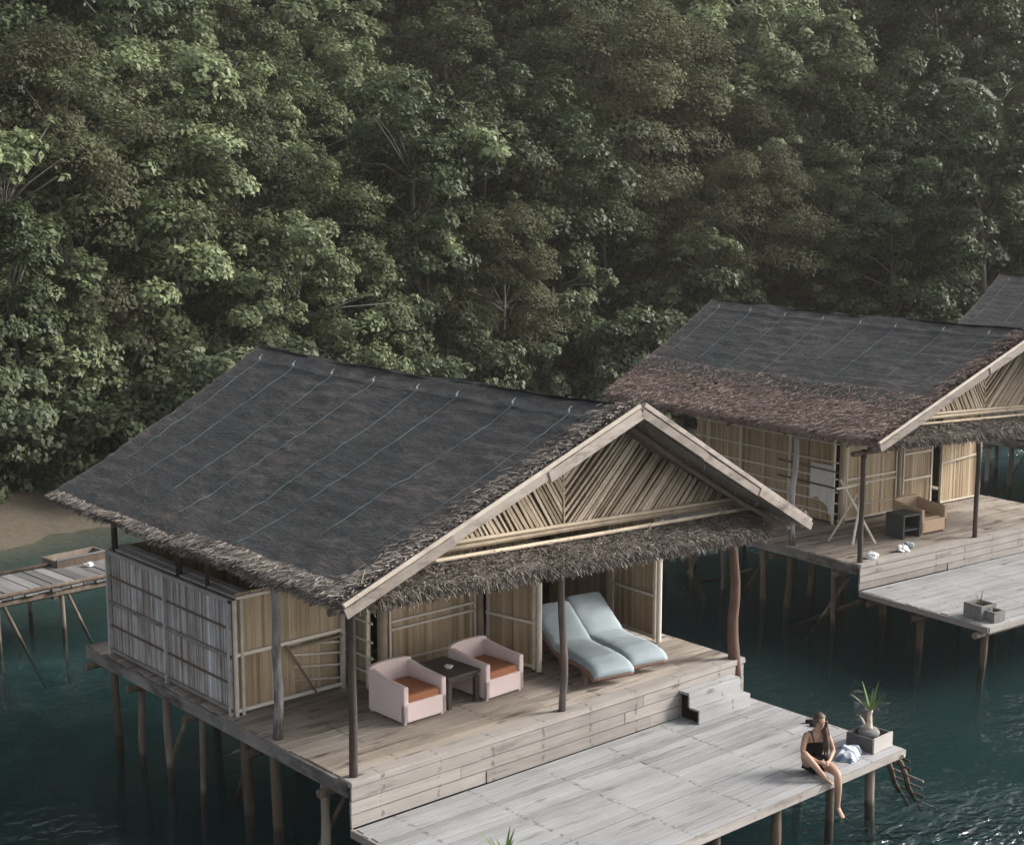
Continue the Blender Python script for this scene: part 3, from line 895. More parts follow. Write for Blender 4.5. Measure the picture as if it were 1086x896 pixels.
    fb = MB(); fb.box((0, -2.972, -hs_ - .10), (7.3, -2.934, -hs_ - .006), .7, .008)
    fb.build('edge_board', M['riser'], sun, shift=sh); fb = MB()
    fb.box((7.304, -2.95, -hs_ - .11), (7.34, -.02, -hs_ - .008), .45, .006)
    fb.build('edge_board', M['riser'], sun, shift=sh); fb = MB()
    fb.box((-.04, -2.95, -hs_ - .11), (-.004, -.02, -hs_ - .008), .45, .006)
    fb.build('edge_board', M['riser'], sun, shift=sh)
    if main:
        st = MB()
        st.box((5.86, -.22, -.20), (7.0, -.035, -.165), .8, .004)
        st.box((5.86, -.225, -.385), (7.0, -.195, -.203), .7, .004)
        st.box((5.86, -.42, -.40), (7.0, -.228, -.367), .8, .004)
        st.box((5.86, -.425, -hs_ + .004), (7.0, -.395, -.403), .7, .004)
        so_ = st.build('step', M['deck_grey'], root, shift=sh)
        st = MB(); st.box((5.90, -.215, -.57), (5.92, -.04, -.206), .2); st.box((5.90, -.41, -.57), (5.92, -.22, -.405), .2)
        st.build('step_shade_sheet', M['painted_shade'], so_, shift=sh)  # step end is open; these near-black sheets imitate the shade inside
    # ---- stilts
    def stilt(x, y, ztop, r, sd_, lean=.06):
        p = MB(); zb_ = min(-2.2, ground(x, y) - .3)
        a = Vector((x + rng.uniform(-lean, lean), y + rng.uniform(-lean, lean), zb_)); b = Vector((x, y, ztop))
        p.tube(pole_pts(a, b, .12, 8, sd_), [r * rng.uniform(.8, 1.15) for _ in range(9)], 9, float(rng.uniform(.1, 1)))
        p.build('stilt', M['stilt'], root, True, sh)
    ca, sa = math.cos(rz), math.sin(rz)
    def ground(x, y):
        return float(ground_z(np.array(loc[0] + x * ca - y * sa), np.array(loc[1] + x * sa + y * ca)))
    k = 0
    for y in (6.5, 5.65, 4.85, 3.8, 2.65, 1.9, .75):
        stilt(.1, y, -.15, rng.uniform(.045, .07), seed * 31 + k); k += 1
    for x in (1.1, 2.0, 3.6, 5.4, 7.2):
        for y in (.35, 2.2, 4.4, 6.7):
            if x == 1.1 and y > 3: continue
            stilt(x, y, -.22, rng.uniform(.05, .075), seed * 31 + k); k += 1
    for x in (.2, 1.9, 3.62, 4.82, 5.95, 6.86):
        stilt(x, -2.72, -hs_ - .1, .065, seed * 31 + k); k += 1
    for x in (.2, 2.5, 4.9, 7.1):
        stilt(x, -1.3, -hs_ - .14, .07, seed * 31 + k); k += 1
    for a, b in (((.25, 2.7, -.4), (.6, 3.9, -1.9)), ((.2, 1.5, -1.9), (.25, .5, -.4)), ((.3, 5.4, -1.8), (.3, 4.6, -.5)), ((7.2, 1, -.5), (7.2, 3.6, -1.8))):
        p = MB(); p.tube(pole_pts(a, b, .04, 4, k), .035, 7); k += 1
        p.build('brace', M['stilt'], root, True, sh)
    # ---- main room walls
    W0, W1, WY, WB, WH = 2.2, 7.05, 2.63, 6.9, 2.15
    fw = MB(); bamboo_panel(fw, (W0 + .12, WY, .05), (1, 0, 0), 4.18 - W0 - .12, WH, rng, .042)
    wall = fw.build('front_wall', M['bamboo'], root, shift=sh)
    fr = MB(); xa, xb = 2.52, 4.12
    for z in (.82, .94, .34): fr.bar((xa, WY - .03, z), (xb, WY - .03, z), .025, .035)
    for x in (xa, xb): fr.bar((x, WY - .03, .05), (x, WY - .03, WH), .025, .035, (1, 0, 0))
    fr.bar((W0 + .05, WY - .03, .07), (4.2, WY - .03, .07), .03, .04)
    fr.build('wall_frame', M['batten'], wall, shift=sh)
    for x, r_ in ((2.4, .075), (4.22, .065), (7.02, .07)):
        p = MB(); p.tube(pole_pts((x, WY - .02, 0), (x, WY - .02, 2.4), .03, 6, x), r_, 9)
        p.build('wall_post', M['slat'], root, True, sh)
    lw = MB(); bamboo_panel(lw, (W0, WB, .05), (0, -1, 0), WB - WY - .02, WH, rng, .05)
    lwall = lw.build('side_wall', M['bamboo'], root, shift=sh)
    fr = MB()
    for z in (.25, .48, .72, 1.0, 1.35, 1.75): fr.bar((W0 - .045, WY - .1, z), (W0 - .045, WB, z + rng.uniform(-.02, .02)), .022, .03)
    for y in (WY, 3.9, 5.4): fr.bar((W0 - .06, y, .02), (W0 - .06, y, WH + .1), .04, .04, (0, 1, 0))
    fr.build('wall_frame', M['batten'], lwall, shift=sh)
    rw = MB(); bamboo_panel(rw, (W1, WY + .05, .05), (0, 1, 0), WB - WY - .05, WH, rng, .05); rw.build('side_wall', M['bamboo'], root, shift=sh)
    bw = MB(); bamboo_panel(bw, (W1, WB + .02, .05), (-1, 0, 0), W1 - W0, WH, rng, .05); bw.build('back_wall', M['bamboo'], root, shift=sh)
    ip = MB(); ip.box((W0 + .1, 4.0, .03), (W1 - .1, 4.05, 2.6)); ip.box((W0 + .05, 2.75, 2.5), (W1 - .05, 4.0, 2.54)); ip.build('added_dark_backing', M['painted_shade'], root, shift=sh)  # added wall and ceiling, near-black so the doorway reads dark
    if main:
        door_leaf(root, sh, (4.33, 2.55), (4.50, 1.62), .04, 2.02, rng, (.05, 1.48, 1.40, .72))
        door_leaf(root, sh, (6.99, 2.52), (6.92, 1.45), .04, 2.02, rng, (.05, 1.42, 1.34, .72))
    else:
        p = MB(); bamboo_panel(p, (4.3, WY, .05), (1, 0, 0), 1.0, 2.0, rng, .05)
        d1 = p.build('door', M['bamboo'], root, shift=sh)
        p = MB(); bamboo_panel(p, (5.62, WY - .03, .05), (1, 0, 0), 1.38, 2.0, rng, .05)
        d2 = p.build('door', M['bamboo'], root, shift=sh)
        for dd, x0, x1, zz in ((d1, 4.32, 5.28, (.06, .72, 1.3)), (d2, 5.64, 6.98, (.06, .95, 1.55))):
            f = MB()
            for z in zz: f.bar((x0, WY - .07, z), (x1, WY - .07, z + (.1 if dd is d2 and z > .1 else 0)), .025, .04)
            for x in (x0, x1): f.bar((x, WY - .065, .05), (x, WY - .065, 2.0), .035, .04, (1, 0, 0))
            f.build('door_frame', M['batten'], dd, shift=sh)
    # ---- bath hut beside the room
    if hut:
        HX, HY, HB, HH = .13, 2.96, 6.6, 1.64
        hw = MB(); bamboo_panel(hw, (HX, HB, .05), (0, -1, 0), HB - HY, HH - .05, rng, .032, .014, 1, .24)
        h = hw.build('hut_side_wall', M['bamboo_grey'], root, shift=sh)
        fr = MB()
        for z in (.08, .84): fr.bar((HX - .035, HB, z), (HX - .035, HY, z), .03, .05)
        for y in (HB - .02, 4.78, HY + .02): fr.bar((HX - .04, y, .0), (HX - .04, y, HH), .06, .04, (0, 1, 0))
        fr.bar((HX - .03, HB, HH - .01), (HX - .03, HY, HH - .01), .05, .06)
        fr.build('wall_frame', M['batten_grey'], h, shift=sh)
        fr = MB()
        for z in (.46, 1.24): fr.bar((HX - .024, HB, z + .01), (HX - .024, HY, z - .01), .02, .028)
        fr.build('wall_batten', M['batten_dark'], h, shift=sh)
        tr_ = MB()
        for dx, z in ((.10, HH + .03), (.24, HH + .05)): tr_.bar((HX + dx, HB, z), (HX + dx, HY - .03, z), .12, .03)
        tr_.build('top_rail', M['riser'], h, shift=sh)
        for y in (6.5, 4.5, 3.7):
            p = MB(); p.tube([(HX + .06, y, HH), (HX + .05, y, 2.42)], .05 if y > 4 else .03, 8); p.build('hut_post', M['post'], root, True, sh)
        hf = MB(); bamboo_panel(hf, (HX + .06, HY, .88), (1, 0, 0), 1.74, .84, rng, .05)
        bamboo_panel(hf, (HX + .06, HY, .05), (1, 0, 0), .92, .80, rng, .05)
        hfo = hf.build('hut_front_wall', M['bamboo'], root, shift=sh)
        fr = MB()
        fr.bar((HX + .03, HY - .03, .86), (1.93, HY - .03, .88), .03, .05)
        fr.bar((HX + .03, HY - .03, .07), (1.93, HY - .03, .07), .03, .05)
        fr.bar((HX + .06, HY - .03, HH + .02), (1.9, HY - .03, HH + .03), .03, .04)
        for x in (HX + .02, HX + .12): fr.bar((x, HY - .035, .0), (x, HY - .035, HH), .05, .04, (1, 0, 0))
        fr.tube([(1.92, HY - .02, 0), (1.92, HY - .02, 2.2)], .045, 8)
        fr.build('wall_frame', M['batten'], hfo, shift=sh)
        hi = MB(); bamboo_panel(hi, (HX + .985, HY + .10, .05), (1, 0, 0), .80, .80, rng, .045)
        hio = hi.build('hut_inner_panel', M['bamboo'], root, shift=sh)
        fr = MB()
        for k_, z in enumerate((.20, .40, .58, .74)): fr.bar((1.02 - .04 * k_, HY + .05, z + .09), (1.90, HY + .02, z - .05), .022, .03)
        fr.build('wall_frame', M['batten'], hio, shift=sh)
        fr = MB(); fr.bar((.95, HY - .05, .84), (1.45, HY - .05, .02), .03, .03, (0, 1, 0)); fr.bar((1.0, HY - .05, .78), (1.9, HY - .05, .80), .03, .035)
        fr.build('hut_brace', M['batten_dark'], hfo, shift=sh)
        hb = MB(); bamboo_panel(hb, (W0, HB, .05), (-1, 0, 0), W0 - HX, HH, rng, .05); hb.build('hut_back_wall', M['bamboo'], root, shift=sh)
    return root

GB = 'thatched stilt bungalows in a row over the water'
b1 = bungalow('stilt_bungalow', (0, 0), 0, 'nearest thatched stilt bungalow with two pink armchairs and two blue loungers on its porch', GB, 3)
b2 = bungalow('stilt_bungalow', (13.35, 2.2), R_(-5), 'second thatched bungalow with a reddish brown eave band and a tan armchair on its porch', GB, 5, main=False, hut=False, net_t=.72, net_front=.03, strand_n=12000)
b3 = bungalow('stilt_bungalow', (27.6, 2.9), R_(-5), 'farthest bungalow, only its dark grey roof end showing behind the second roof', GB, 8, main=False, hut=True, net_t=.85, strand_n=3500)
# ------------------------------------------------------------------ furniture
def armchair(name, loc, rz, label, mat, group=None, cush=True, tw=.74, td=.82):
    root = empty(name, loc, rz); tag(root, label, 'armchair', group)
    w = tw / 2; d = td
    mb = MB()
    # tub body: front panel, two arms, curved back
    mb.box((-w, 0.0, .03), (w, .07, .30), .5)
    mb.box((-w + .09, .07, .03), (w - .09, d - .08, .26), .5)
    for s in (-1, 1):
        x0, x1 = (-w, -w + .085) if s < 0 else (w - .085, w)
        prof = [(0.0, .535), (.25, .545), (.5, .565), (d - .02, .615)]
        vs = []
        for x in (x0, x1):
            vs += [Vector((x, y, .03)) for y, z in prof] + [Vector((x, y, z)) for y, z in prof]
        n = len(prof); fs = []
        for i in range(n - 1):
            fs += [(i, n + i, n + i + 1, i + 1), (2 * n + i, 2 * n + i + 1, 3 * n + i + 1, 3 * n + i), (n + i, 3 * n + i, 3 * n + i + 1, n + i + 1), (i, i + 1, 2 * n + i + 1, 2 * n + i)]
        fs += [(0, 2 * n, 3 * n, n), (n - 1, 2 * n - 1, 4 * n - 1, 3 * n - 1)]
        mb.add(vs, fs, .5)
    nb = 9; vs = []; fs = []
    for k in range(nb):
        x = lerp(-w + .01, w - .01, k / (nb - 1)); c = 1 - (2 * k / (nb - 1) - 1) ** 2
        ztop = .635 + .03 * c ** .5; y = d - .11 + .025 * c
        vs += [Vector((x, y, .03)), Vector((x, y + .085, .03)), Vector((x, y + .125, ztop)), Vector((x, y + .045, ztop))]
    for k in range(nb - 1):
        a = 4 * k; b = 4 * (k + 1)
        for i in range(4):
            j = (i + 1) % 4; fs.append((a + i, a + j, b + j, b + i))
    fs += [(3, 2, 1, 0), tuple(4 * (nb - 1) + i for i in range(4))]
    mb.add(vs, fs, .5)
    mb.build('frame', mat, root, bevel=.018)
    for sx in (-1, 1):
        for y in (.05, d - .05):
            l = MB(); l.box((sx * (w - .05) - .02, y - .02, 0), (sx * (w - .05) + .02, y + .02, .05), .3); l.build('leg', mat, root)
    if cush:
        c = MB(); c.box((-w + .095, .03, .262), (w - .095, d - .10, .40), .5)
        c.build('seat_cushion', M['cushion'], root, bevel=.035)
    else:
        c = MB(); c.box((-w + .095, .075, .262), (w - .095, d - .10, .33), .5)
        c.build('seat_cushion', mat, root, bevel=.03)
    return root

GA = 'pink armchairs on the near porch'
armchair('armchair', (2.0, 1.10, .006), R_(1), 'pink wicker armchair with an orange cushion left of the dark table', M['wicker'], GA)
armchair('armchair', (3.45, 1.12, .006), R_(3), 'pink wicker armchair with an orange cushion between the dark table and the open door leaf', M['wicker'], GA)
armchair('armchair', (16.70, 2.78, .006), R_(-6), 'tan wicker armchair on the second bungalow porch', M['wicker_tan'], None, False, .80, .80)

t = empty('coffee_table', (2.74, 1.58, .006), R_(2)); tag(t, 'low dark wooden table between the two pink armchairs', 'table')
mb = MB(); mb.box((-.30, -.40, .43), (.30, .40, .47), .5); mb.build('tabletop', M['table'], t, bevel=.006)
mb = MB(); mb.box((-.26, -.36, .37), (.26, .36, .428), .4); mb.build('apron', M['table'], t)
for sx in (-1, 1):
    for sy in (-1, 1):
        mb = MB(); mb.box((sx * .25 - .03, sy * .35 - .03, 0), (sx * .25 + .03, sy * .35 + .03, .37), .5); mb.build('leg', M['table'], t)
mb = MB()
for a in range(5):
    th = a * 1.25
    mb.bar((0, 0, .006), (.06 * math.cos(th), .06 * math.sin(th), .03), .045, .012)
mb.lathe([(.045, 0), (.05, .02), (.03, .032)], (0, 0, 0), 10)
o = mb.build('folded_napkin', M['white'], None); o.location = (2.74, 1.52, .477)
tag(o, 'small crumpled white napkin on the dark porch table', 'napkin')

# sun loungers with a wave-shaped frame
def lounger(loc, rz, label, group):
    root = empty('sun_lounger', loc, rz); tag(root, label, 'sun lounger', group)
    prof = [(0, .17), (.12, .245), (.34, .285), (.56, .292), (.78, .288), (.97, .284), (1.09, .29), (1.18, .325), (1.34, .42), (1.52, .54), (1.70, .66), (1.86, .765)]
    w = .355
    # dense profile
    pr = []
    for i in range(len(prof) - 1):
        for k in range(7):
            pr.append((lerp(prof[i][0], prof[i + 1][0], k / 7), lerp(prof[i][1], prof[i + 1][1], k / 7)))
    pr.append(prof[-1])
    def slab(th_lo, th_hi, w0, puff=0.0):
        mb = MB(); vs = []; nx = 9
        for i, (y, z) in enumerate(pr):
            a = Vector(pr[max(0, i - 1)]); b = Vector(pr[min(len(pr) - 1, i + 1)]); d = (b - a).normalized(); nn = Vector((-d.y, d.x))
            for hi in (0, 1):
                for k in range(nx):
                    u = -1 + 2 * k / (nx - 1)
                    edge = 1 - abs(u) ** 6
                    e2 = min(1, min(i, len(pr) - 1 - i) / 2.5 + .35)
                    seam = 0
                    off = (th_hi * (.55 + .45 * edge) * e2 + puff * (.016 * noise.noise(Vector((u * 2.2, y * 7, 3))) + .010 * noise.noise(Vector((u * 1.0 + y * .6, y * 21, 8))) - (.012 if abs(y - 1.17) < .05 else 0))) if hi else th_lo
                    vs.append(Vector((u * w0, y + nn.x * off, z + nn.y * off)))
        fs = []; st = 2 * nx
        for i in range(len(pr) - 1):
            for k in range(nx - 1):
                a, b = i * st + k, (i + 1) * st + k
                fs.append((a, b, b + 1, a + 1)); fs.append((a + nx, a + nx + 1, b + nx + 1, b + nx))
            a, b = i * st, (i + 1) * st
            fs.append((a, a + nx, b + nx, b)); fs.append((a + nx - 1, b + nx - 1, b + 2 * nx - 1, a + 2 * nx - 1))
        for base in (0, (len(pr) - 1) * st):
            for k in range(nx - 1):
                q = (base + k, base + k + 1, base + nx + k + 1, base + nx + k)
                fs.append(q if base == 0 else q[::-1])
        mb.add(vs, fs, .5); return mb
    slab(-.07, -.003, w).build('frame', M['lounger_wicker'], root, True)
    pad = slab(0.0, .09, w - .008, .8).build('mattress', M['pad'], root, True)
    s = MB(); 
    for y0 in (1.26, .98):
        pass
    for sx in (-1, 1):
        for y, z in ((.34, .27), (1.0, .2)):
            l = MB(); l.box((sx * .29 - .03, y - .03, 0), (sx * .29 + .03, y + .03, z), .4); l.build('leg', M['lounger_wicker'], root)
        l = MB(); l.bar((sx * .29, 1.55, 0), (sx * .29, 1.62, .50), .05, .05); l.build('leg', M['lounger_wicker'], root)
    return root
GL = 'blue padded loungers on the near porch'
lounger((4.90, .38, .006), R_(-11), 'sun lounger with a pale blue pad directly behind the middle porch post', GL)
lounger((5.66, .42, .006), R_(-10), 'sun lounger with a pale blue pad beside the right hand door leaf', GL)

# small dark table on the second porch
t = empty('side_table', (15.98, 3.05, .006), R_(-8)); tag(t, 'small dark grey open-fronted side table beside the tan armchair', 'side table')
mb = MB(); mb.box((-.26, -.24, .46), (.26, .24, .50), .5); mb.build('tabletop', M['darkgrey'], t, bevel=.006)
for x in (-.24, .24):
    mb = MB(); mb.box((x - .02, -.24, 0), (x + .02, .24, .458), .5); mb.build('side_panel', M['darkgrey'], t)
mb = MB(); mb.box((-.22, -.22, .16), (.22, .22, .19), .5); mb.build('shelf', M['darkgrey'], t)
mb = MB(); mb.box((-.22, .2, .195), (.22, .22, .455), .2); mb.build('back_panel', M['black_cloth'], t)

# crumpled white things on the second porch
def lump(name, loc, r, mat, seed, label, cat, flat=.5, group=None):
    mb = MB(); vs = []; fs = []; n, k = 14, 8
    for i in range(k + 1):
        ph = math.pi * i / k
        for j in range(n):
            th = 2 * math.pi * j / n
            d = Vector((math.sin(ph) * math.cos(th), math.sin(ph) * math.sin(th), math.cos(ph)))
            q = 1 + .5 * noise.noise(d * 1.7 + Vector((seed, 0, 0))) + .3 * noise.noise(d * 5 + Vector((seed, 3, 0)))
            vs.append(Vector((d.x * r * q * 1.2, d.y * r * q, max(0, (d.z * q + .55) * r * flat))))
    for i in range(k):
        for j in range(n):
            j2 = (j + 1) % n; fs.append((i * n + j, (i + 1) * n + j, (i + 1) * n + j2, i * n + j2))
    mb.add(vs, fs, .6)
    o = mb.build(name, mat); o.location = loc; tag(o, label, cat, group); return o
lump('crumpled_cloth', (13.93, 2.36, .018), .12, M['white'], 1, 'crumpled white cloth at the foot of the second bungalow corner post', 'cloth', .7)
lump('crumpled_cloth', (14.87, 2.30, .018), .11, M['white'], 5, 'crumpled white cloth on the porch edge, left of its pale blue neighbour', 'cloth', .7)
lump('crumpled_cloth', (15.25, 2.40, .018), .10, M['pad'], 9, 'crumpled pale blue cloth on the second porch edge in front of the side table', 'cloth', .7)

# drying towel on the side wall of the second bungalow
def h2(x, y, z):
    a = R_(-5); return (13.35 + x * math.cos(a) - y * math.sin(a), 2.2 + x * math.sin(a) + y * math.cos(a), z)
mb = MB(); vs = []; nx, nz = 12, 14
for side in (0, 1):
    for i in range(nx + 1):
        for j in range(nz + 1):
            u = i / nx; v = j / nz
            y = lerp(3.25, 2.62, u); low = .42 + .12 * math.sin(u * 4.2 + .4) - (.10 if u > .8 else 0)
            z = lerp(1.28, low, v)
            x = 2.2 - .085 - .02 * math.sin(u * 16) * v - side * .012
            p = h2(x, y + .05 * v * (.5 - u), z); vs.append(Vector(p))
st = (nx + 1) * (nz + 1); fs = []
for i in range(nx):
    for j in range(nz):
        a, b, c, d = i * (nz + 1) + j, (i + 1) * (nz + 1) + j, (i + 1) * (nz + 1) + j + 1, i * (nz + 1) + j + 1
        fs += [(a, b, c, d), (st + d, st + c, st + b, st + a)]
mb.add(vs, fs, .5)
o = mb.build('hanging_towel', M['white'], smooth=True); tag(o, 'white towel hung to dry on the side wall of the second bungalow', 'towel')
mb = MB()
for z in (1.17, .82): mb.bar(h2(2.08, 4.2, z + .03), h2(2.07, 2.4, z), .02, .035)
o = mb.build('hanging_pole', M['batten_dark']); tag(o, 'dark poles holding the white towel on the second bungalow', 'pole')

# leaning crossed sticks
mb = MB()
mb.tube(pole_pts(h2(1.15, 1.2, 0), h2(1.55, 1.3, 1.35), .03, 5, 1), .028, 7)
mb.tube(pole_pts(h2(1.6, 1.0, 0), h2(1.05, 1.5, 1.3), .03, 5, 2), .026, 7)
mb.tube(pole_pts(h2(1.0, 1.7, 0), h2(1.35, 1.3, 1.0), .03, 5, 3), .022, 7)
mb.tube(pole_pts(h2(.85, 1.4, 1.15), h2(1.7, 1.35, 1.18), .02, 5, 4), .026, 7)
o = mb.build('drying_rack', M['batten']); tag(o, 'drying rack of crossed pale sticks standing behind the second bungalow corner post', 'drying rack')

# ------------------------------------------------------------------ planter, towel, sandals, plants
DZ = -.58
px, py = 7.04, -2.55
t = empty('planter_box', (px, py, DZ + .008), R_(2)); tag(t, 'wooden planter box at the corner of the near sun deck', 'planter')
mb = MB(); mb.box((-.23, -.20, 0), (-.205, .20, .20), .3); mb.build('side_panel', M['box_grey'], t)
mb = MB(); mb.box((.205, -.20, 0), (.23, .20, .20), .4); mb.build('side_panel', M['box_grey'], t)
mb = MB(); mb.box((-.23, -.228, 0), (.23, -.203, .21), .7); mb.build('front_panel', M['box_pale'], t)
mb = MB(); mb.box((-.23, .203, 0), (.23, .228, .20), .4); mb.build('back_panel', M['box_grey'], t)
mb = MB(); mb.box((-.203, -.2, .02), (.203, .2, .11), .4); mb.build('soil', M['soil'], t)

def spiky(name, loc, label, n, L, h, stem=True, seed=1, spread=.9, wid=.035, mat=None):
    rng = np.random.default_rng(seed)
    root = empty(name, loc); tag(root, label, 'plant')
    if stem:
        mb = MB(); mb.tube(pole_pts((0, 0, 0), (.03, .0, h), .04, 5, seed), [.075, .05, .036, .032, .03, .034], 9); mb.build('stem', M['stem_pale'], root, True)
        mb = MB(); mb.tube(pole_pts((-.02, .02, 0), (-.14, .06, h * .8), .03, 4, seed + 3), [.03, .022, .018, .016, .015], 7); mb.build('stem', M['stem_pale'], root, True)
    mb = MB()
    for i in range(n):
        th = 2 * math.pi * i / n * 1.0 + rng.uniform(-.25, .25); el = rng.uniform(.35, 1.35) * spread
        ln = L * rng.uniform(.65, 1.1)
        d = Vector((math.cos(th) * math.sin(el), math.sin(th) * math.sin(el), math.cos(el)))
        sd_ = d.cross(Vector((0, 0, 1))).normalized()
        p = Vector((.03 if stem else 0, 0, h - .01)); k = 6; rows = []
        for j in range(k + 1):
            tt = j / k; w = wid * (1 - tt ** 1.6) * (.55 + .9 * tt if tt < .4 else .92) + .002
            nn = sd_.cross(d).normalized()
            rows.append((p - sd_ * w, p - nn * w * .5, p + sd_ * w))
            d = (d + Vector((0, 0, -.10 * tt))).normalized(); p = p + d * (ln / k)
        vs = [q for r in rows for q in r]; fs = []
        for j in range(k):
            for c in range(2):
                a = j * 3 + c; fs.append((a, a + 1, a + 4, a + 3))
        mb.add(vs, fs)
    mb.build('leaves', mat or M['leaf_spike'], root, True)
    return root
mb = MB(); mb.lathe([(.10, 0), (.17, .05), (.19, .12), (.16, .17), (.08, .19)], (0, 0, 0), 18)
o = mb.build('round_pot', M['stone'], None, True); o.scale = (.8, .8, .8); o.location = (px - .02, py + .0, DZ + .12); tag(o, 'rounded grey stone pot sitting inside the wooden planter box', 'pot')
spiky('potted_yucca', (px - .03, py + .0, DZ + .26), 'spiky green plant with a pale thick stem rising from the planter box', 9, .42, .26, True, 4, .66, .027)
mb = MB(); mb.lathe([(.055, 0), (.062, .02), (.06, .24), (.045, .30), (.045, .34), (.05, .345)], (0, 0, 0), 14)
jar = mb.build('lantern_jar', M['glass_jar'], None, True); jar.location = (px + .13, py + .12, DZ + .12); tag(jar, 'tall amber glass jar standing in the rear corner of the planter box', 'jar')
mb = MB(); mb.lathe([(.054, .346), (.056, .375), (.02, .38)], (0, 0, 0), 14); mb.build('lid', M['stem_pale'], jar, True)

# striped towel heaped on the deck
mb = MB(); vs = []; nx, ny = 30, 16
for i in range(nx + 1):
    for j in range(ny + 1):
        u = i / nx * 2 - 1; v = j / ny * 2 - 1
        f = (1 - u ** 4) * (1 - v ** 4)
        z = f * (.10 + .06 * noise.noise(Vector((u * 2.2, v * 2.2, 1))) + .035 * math.sin(u * 7 + v * 2))
        vs.append(Vector((u * .27 * (1 + .12 * noise.noise(Vector((v * 2, 3, 0)))), v * .15 * (1 + .2 * noise.noise(Vector((u * 2, 7, 0)))), max(0, z))))
fs = [(i * (ny + 1) + j, (i + 1) * (ny + 1) + j, (i + 1) * (ny + 1) + j + 1, i * (ny + 1) + j + 1) for i in range(nx) for j in range(ny)]
mb.add(vs, fs, .5)
o = mb.build('striped_towel', M['stripe'], None, True); o.location = (6.52, -2.58, DZ + .010); o.rotation_euler = (0, 0, R_(24))
tag(o, 'blue and white striped towel heaped on the sun deck beside the seated person', 'towel')

def sandal(loc, rz, label):
    root = empty('sandal', loc, rz); tag(root, label, 'sandal', 'black sandals on the deck edge')
    mb = MB(); mb.tube([(0, -.12, .012), (0, -.05, .014), (0, .05, .012), (0, .12, .014)], [.03, .042, .036, .036], 8); mb.build('sole', M['black_cloth'], root)
    mb = MB(); mb.tube([(-.045, -.04, .01), (-.03, -.05, .05), (.0, -.06, .065), (.03, -.05, .05), (.045, -.04, .01)], .013, 6); mb.build('strap', M['black_cloth'], root)
sandal((7.10, -1.62, DZ + .01), .4, 'black sandal on the far edge of the sun deck, its strap towards the sea')
sandal((7.18, -1.48, DZ + .01), .9, 'black sandal on the far edge of the sun deck, turned askew beside its pair')

spiky('spiky_plant', (.50, -2.28, DZ + .16), 'green spiky plant whose tips show at the bottom edge of the picture', 12, .40, .10, False, 9, .75, .028)
mb = MB(); mb.lathe([(.11, 0), (.15, .1), (.16, .24), (.14, .25), (.13, .22)], (0, 0, 0), 16)
o = mb.build('plant_pot', M['stone'], None, True); o.location = (.50, -2.28, DZ + .01); tag(o, 'grey pot under the spiky plant at the bottom edge of the picture', 'pot')

# planters on the second sun deck
DZ2 = -.49
for k, (x, y, s, lab) in enumerate(((13.52, -.28, 1.0, 'larger grey stone planter on the second bungalow sun deck corner'), (13.52, -.55, .72, 'smaller grey stone planter in front of the larger one on the second sun deck'))):
    t = empty('stone_planter', (x, y, DZ2 + .008), R_(-8)); tag(t, lab, 'planter', 'stone planters on the second sun deck')
    a = .20 * s
    for lo, hi in (((-a, -a, 0), (-a + .04, a, .26 * s)), ((a - .04, -a, 0), (a, a, .26 * s)), ((-a + .042, -a, 0), (a - .042, -a + .04, .255 * s)), ((-a + .042, a - .04, 0), (a - .042, a, .255 * s))):
        mb = MB(); mb.box(lo, hi); mb.build('side_panel', M['stone'], t)
    mb = MB(); mb.box((-a + .045, -a + .045, .02), (a - .045, a - .045, .2 * s)); mb.build('soil', M['soil'], t)
spiky('spiky_plant', (13.52, -.28, DZ2 + .2), 'thin upright spiky plant in the larger stone planter', 5, .32, .02, False, 14, .4, .012)
spiky('spiky_plant', (13.52, -.55, DZ2 + .14), 'small dark spiky plant in the smaller stone planter', 9, .17, .02, False, 15, .9, .02, M['leaf_dark'])

# swim ladder
t = empty('swim_ladder', (7.25, -2.6, WATER_Z)); tag(t, 'weathered wooden swim ladder sloping from the deck corner into the sea', 'ladder')
A = Vector((-.02, -.12, .86)); B = Vector((.95, .0, -.35))
for off in (-.06, .17):
    mb = MB(); q = Vector((.05, off, 0)); mb.tube(pole_pts(A + q, B + q, .05, 5, off), [.045, .042, .04, .04, .035, .03], 7, .35); mb.build('rail', M['stilt'], t)
for k in range(6):
    p = A.lerp(B, .12 + .15 * k); mb = MB(); mb.tube([p + Vector((.03, -.30 + .08 * math.sin(k * 2.2), .02)), p + Vector((.06, .26 + .05 * math.cos(k * 3), .05))], .017, 6); mb.build('rung', M['post'], t)
mb = MB()
mb.tube([(A + Vector((-.02, -.3 + .06 * math.sin(k), -.02 + .03 * math.cos(k * 1.3)))).lerp(A + Vector((.02, .25, .02)), k / 12) for k in range(13)], .022, 6)
mb.build('rope', M['stem_pale'], t)

# driftwood branch in the water and sloping poles by the second bungalow
mb = MB(); mb.tube([(15.4, 9.2, -1.0), (14.9, 8.1, -1.32), (14.4, 7.3, -1.56), (13.6, 6.3, -1.66), (13.0, 5.9, -1.9)], [.05, .06, .07, .06, .03], 8)
mb.tube([(14.4, 7.3, -1.56), (14.6, 6.6, -1.36), (14.9, 6.1, -1.1)], [.05, .035, .015], 7)
mb.tube([(14.9, 8.1, -1.32), (14.5, 8.5, -.95), (14.3, 8.6, -.75)], [.045, .03, .012], 7)
o = mb.build('driftwood_branch', M['stilt'], None, True); tag(o, 'dark forked branch lying in the water behind the near bungalow', 'driftwood')
mb = MB(); mb.tube(pole_pts((13.38, 2.2, -.72), (14.1, 4.4, -1.9), .05, 5, 3), .05, 7)
o = mb.build('slanting_pole', M['post']); tag(o, 'pale pole slanting into the water under the second bungalow corner', 'pole')

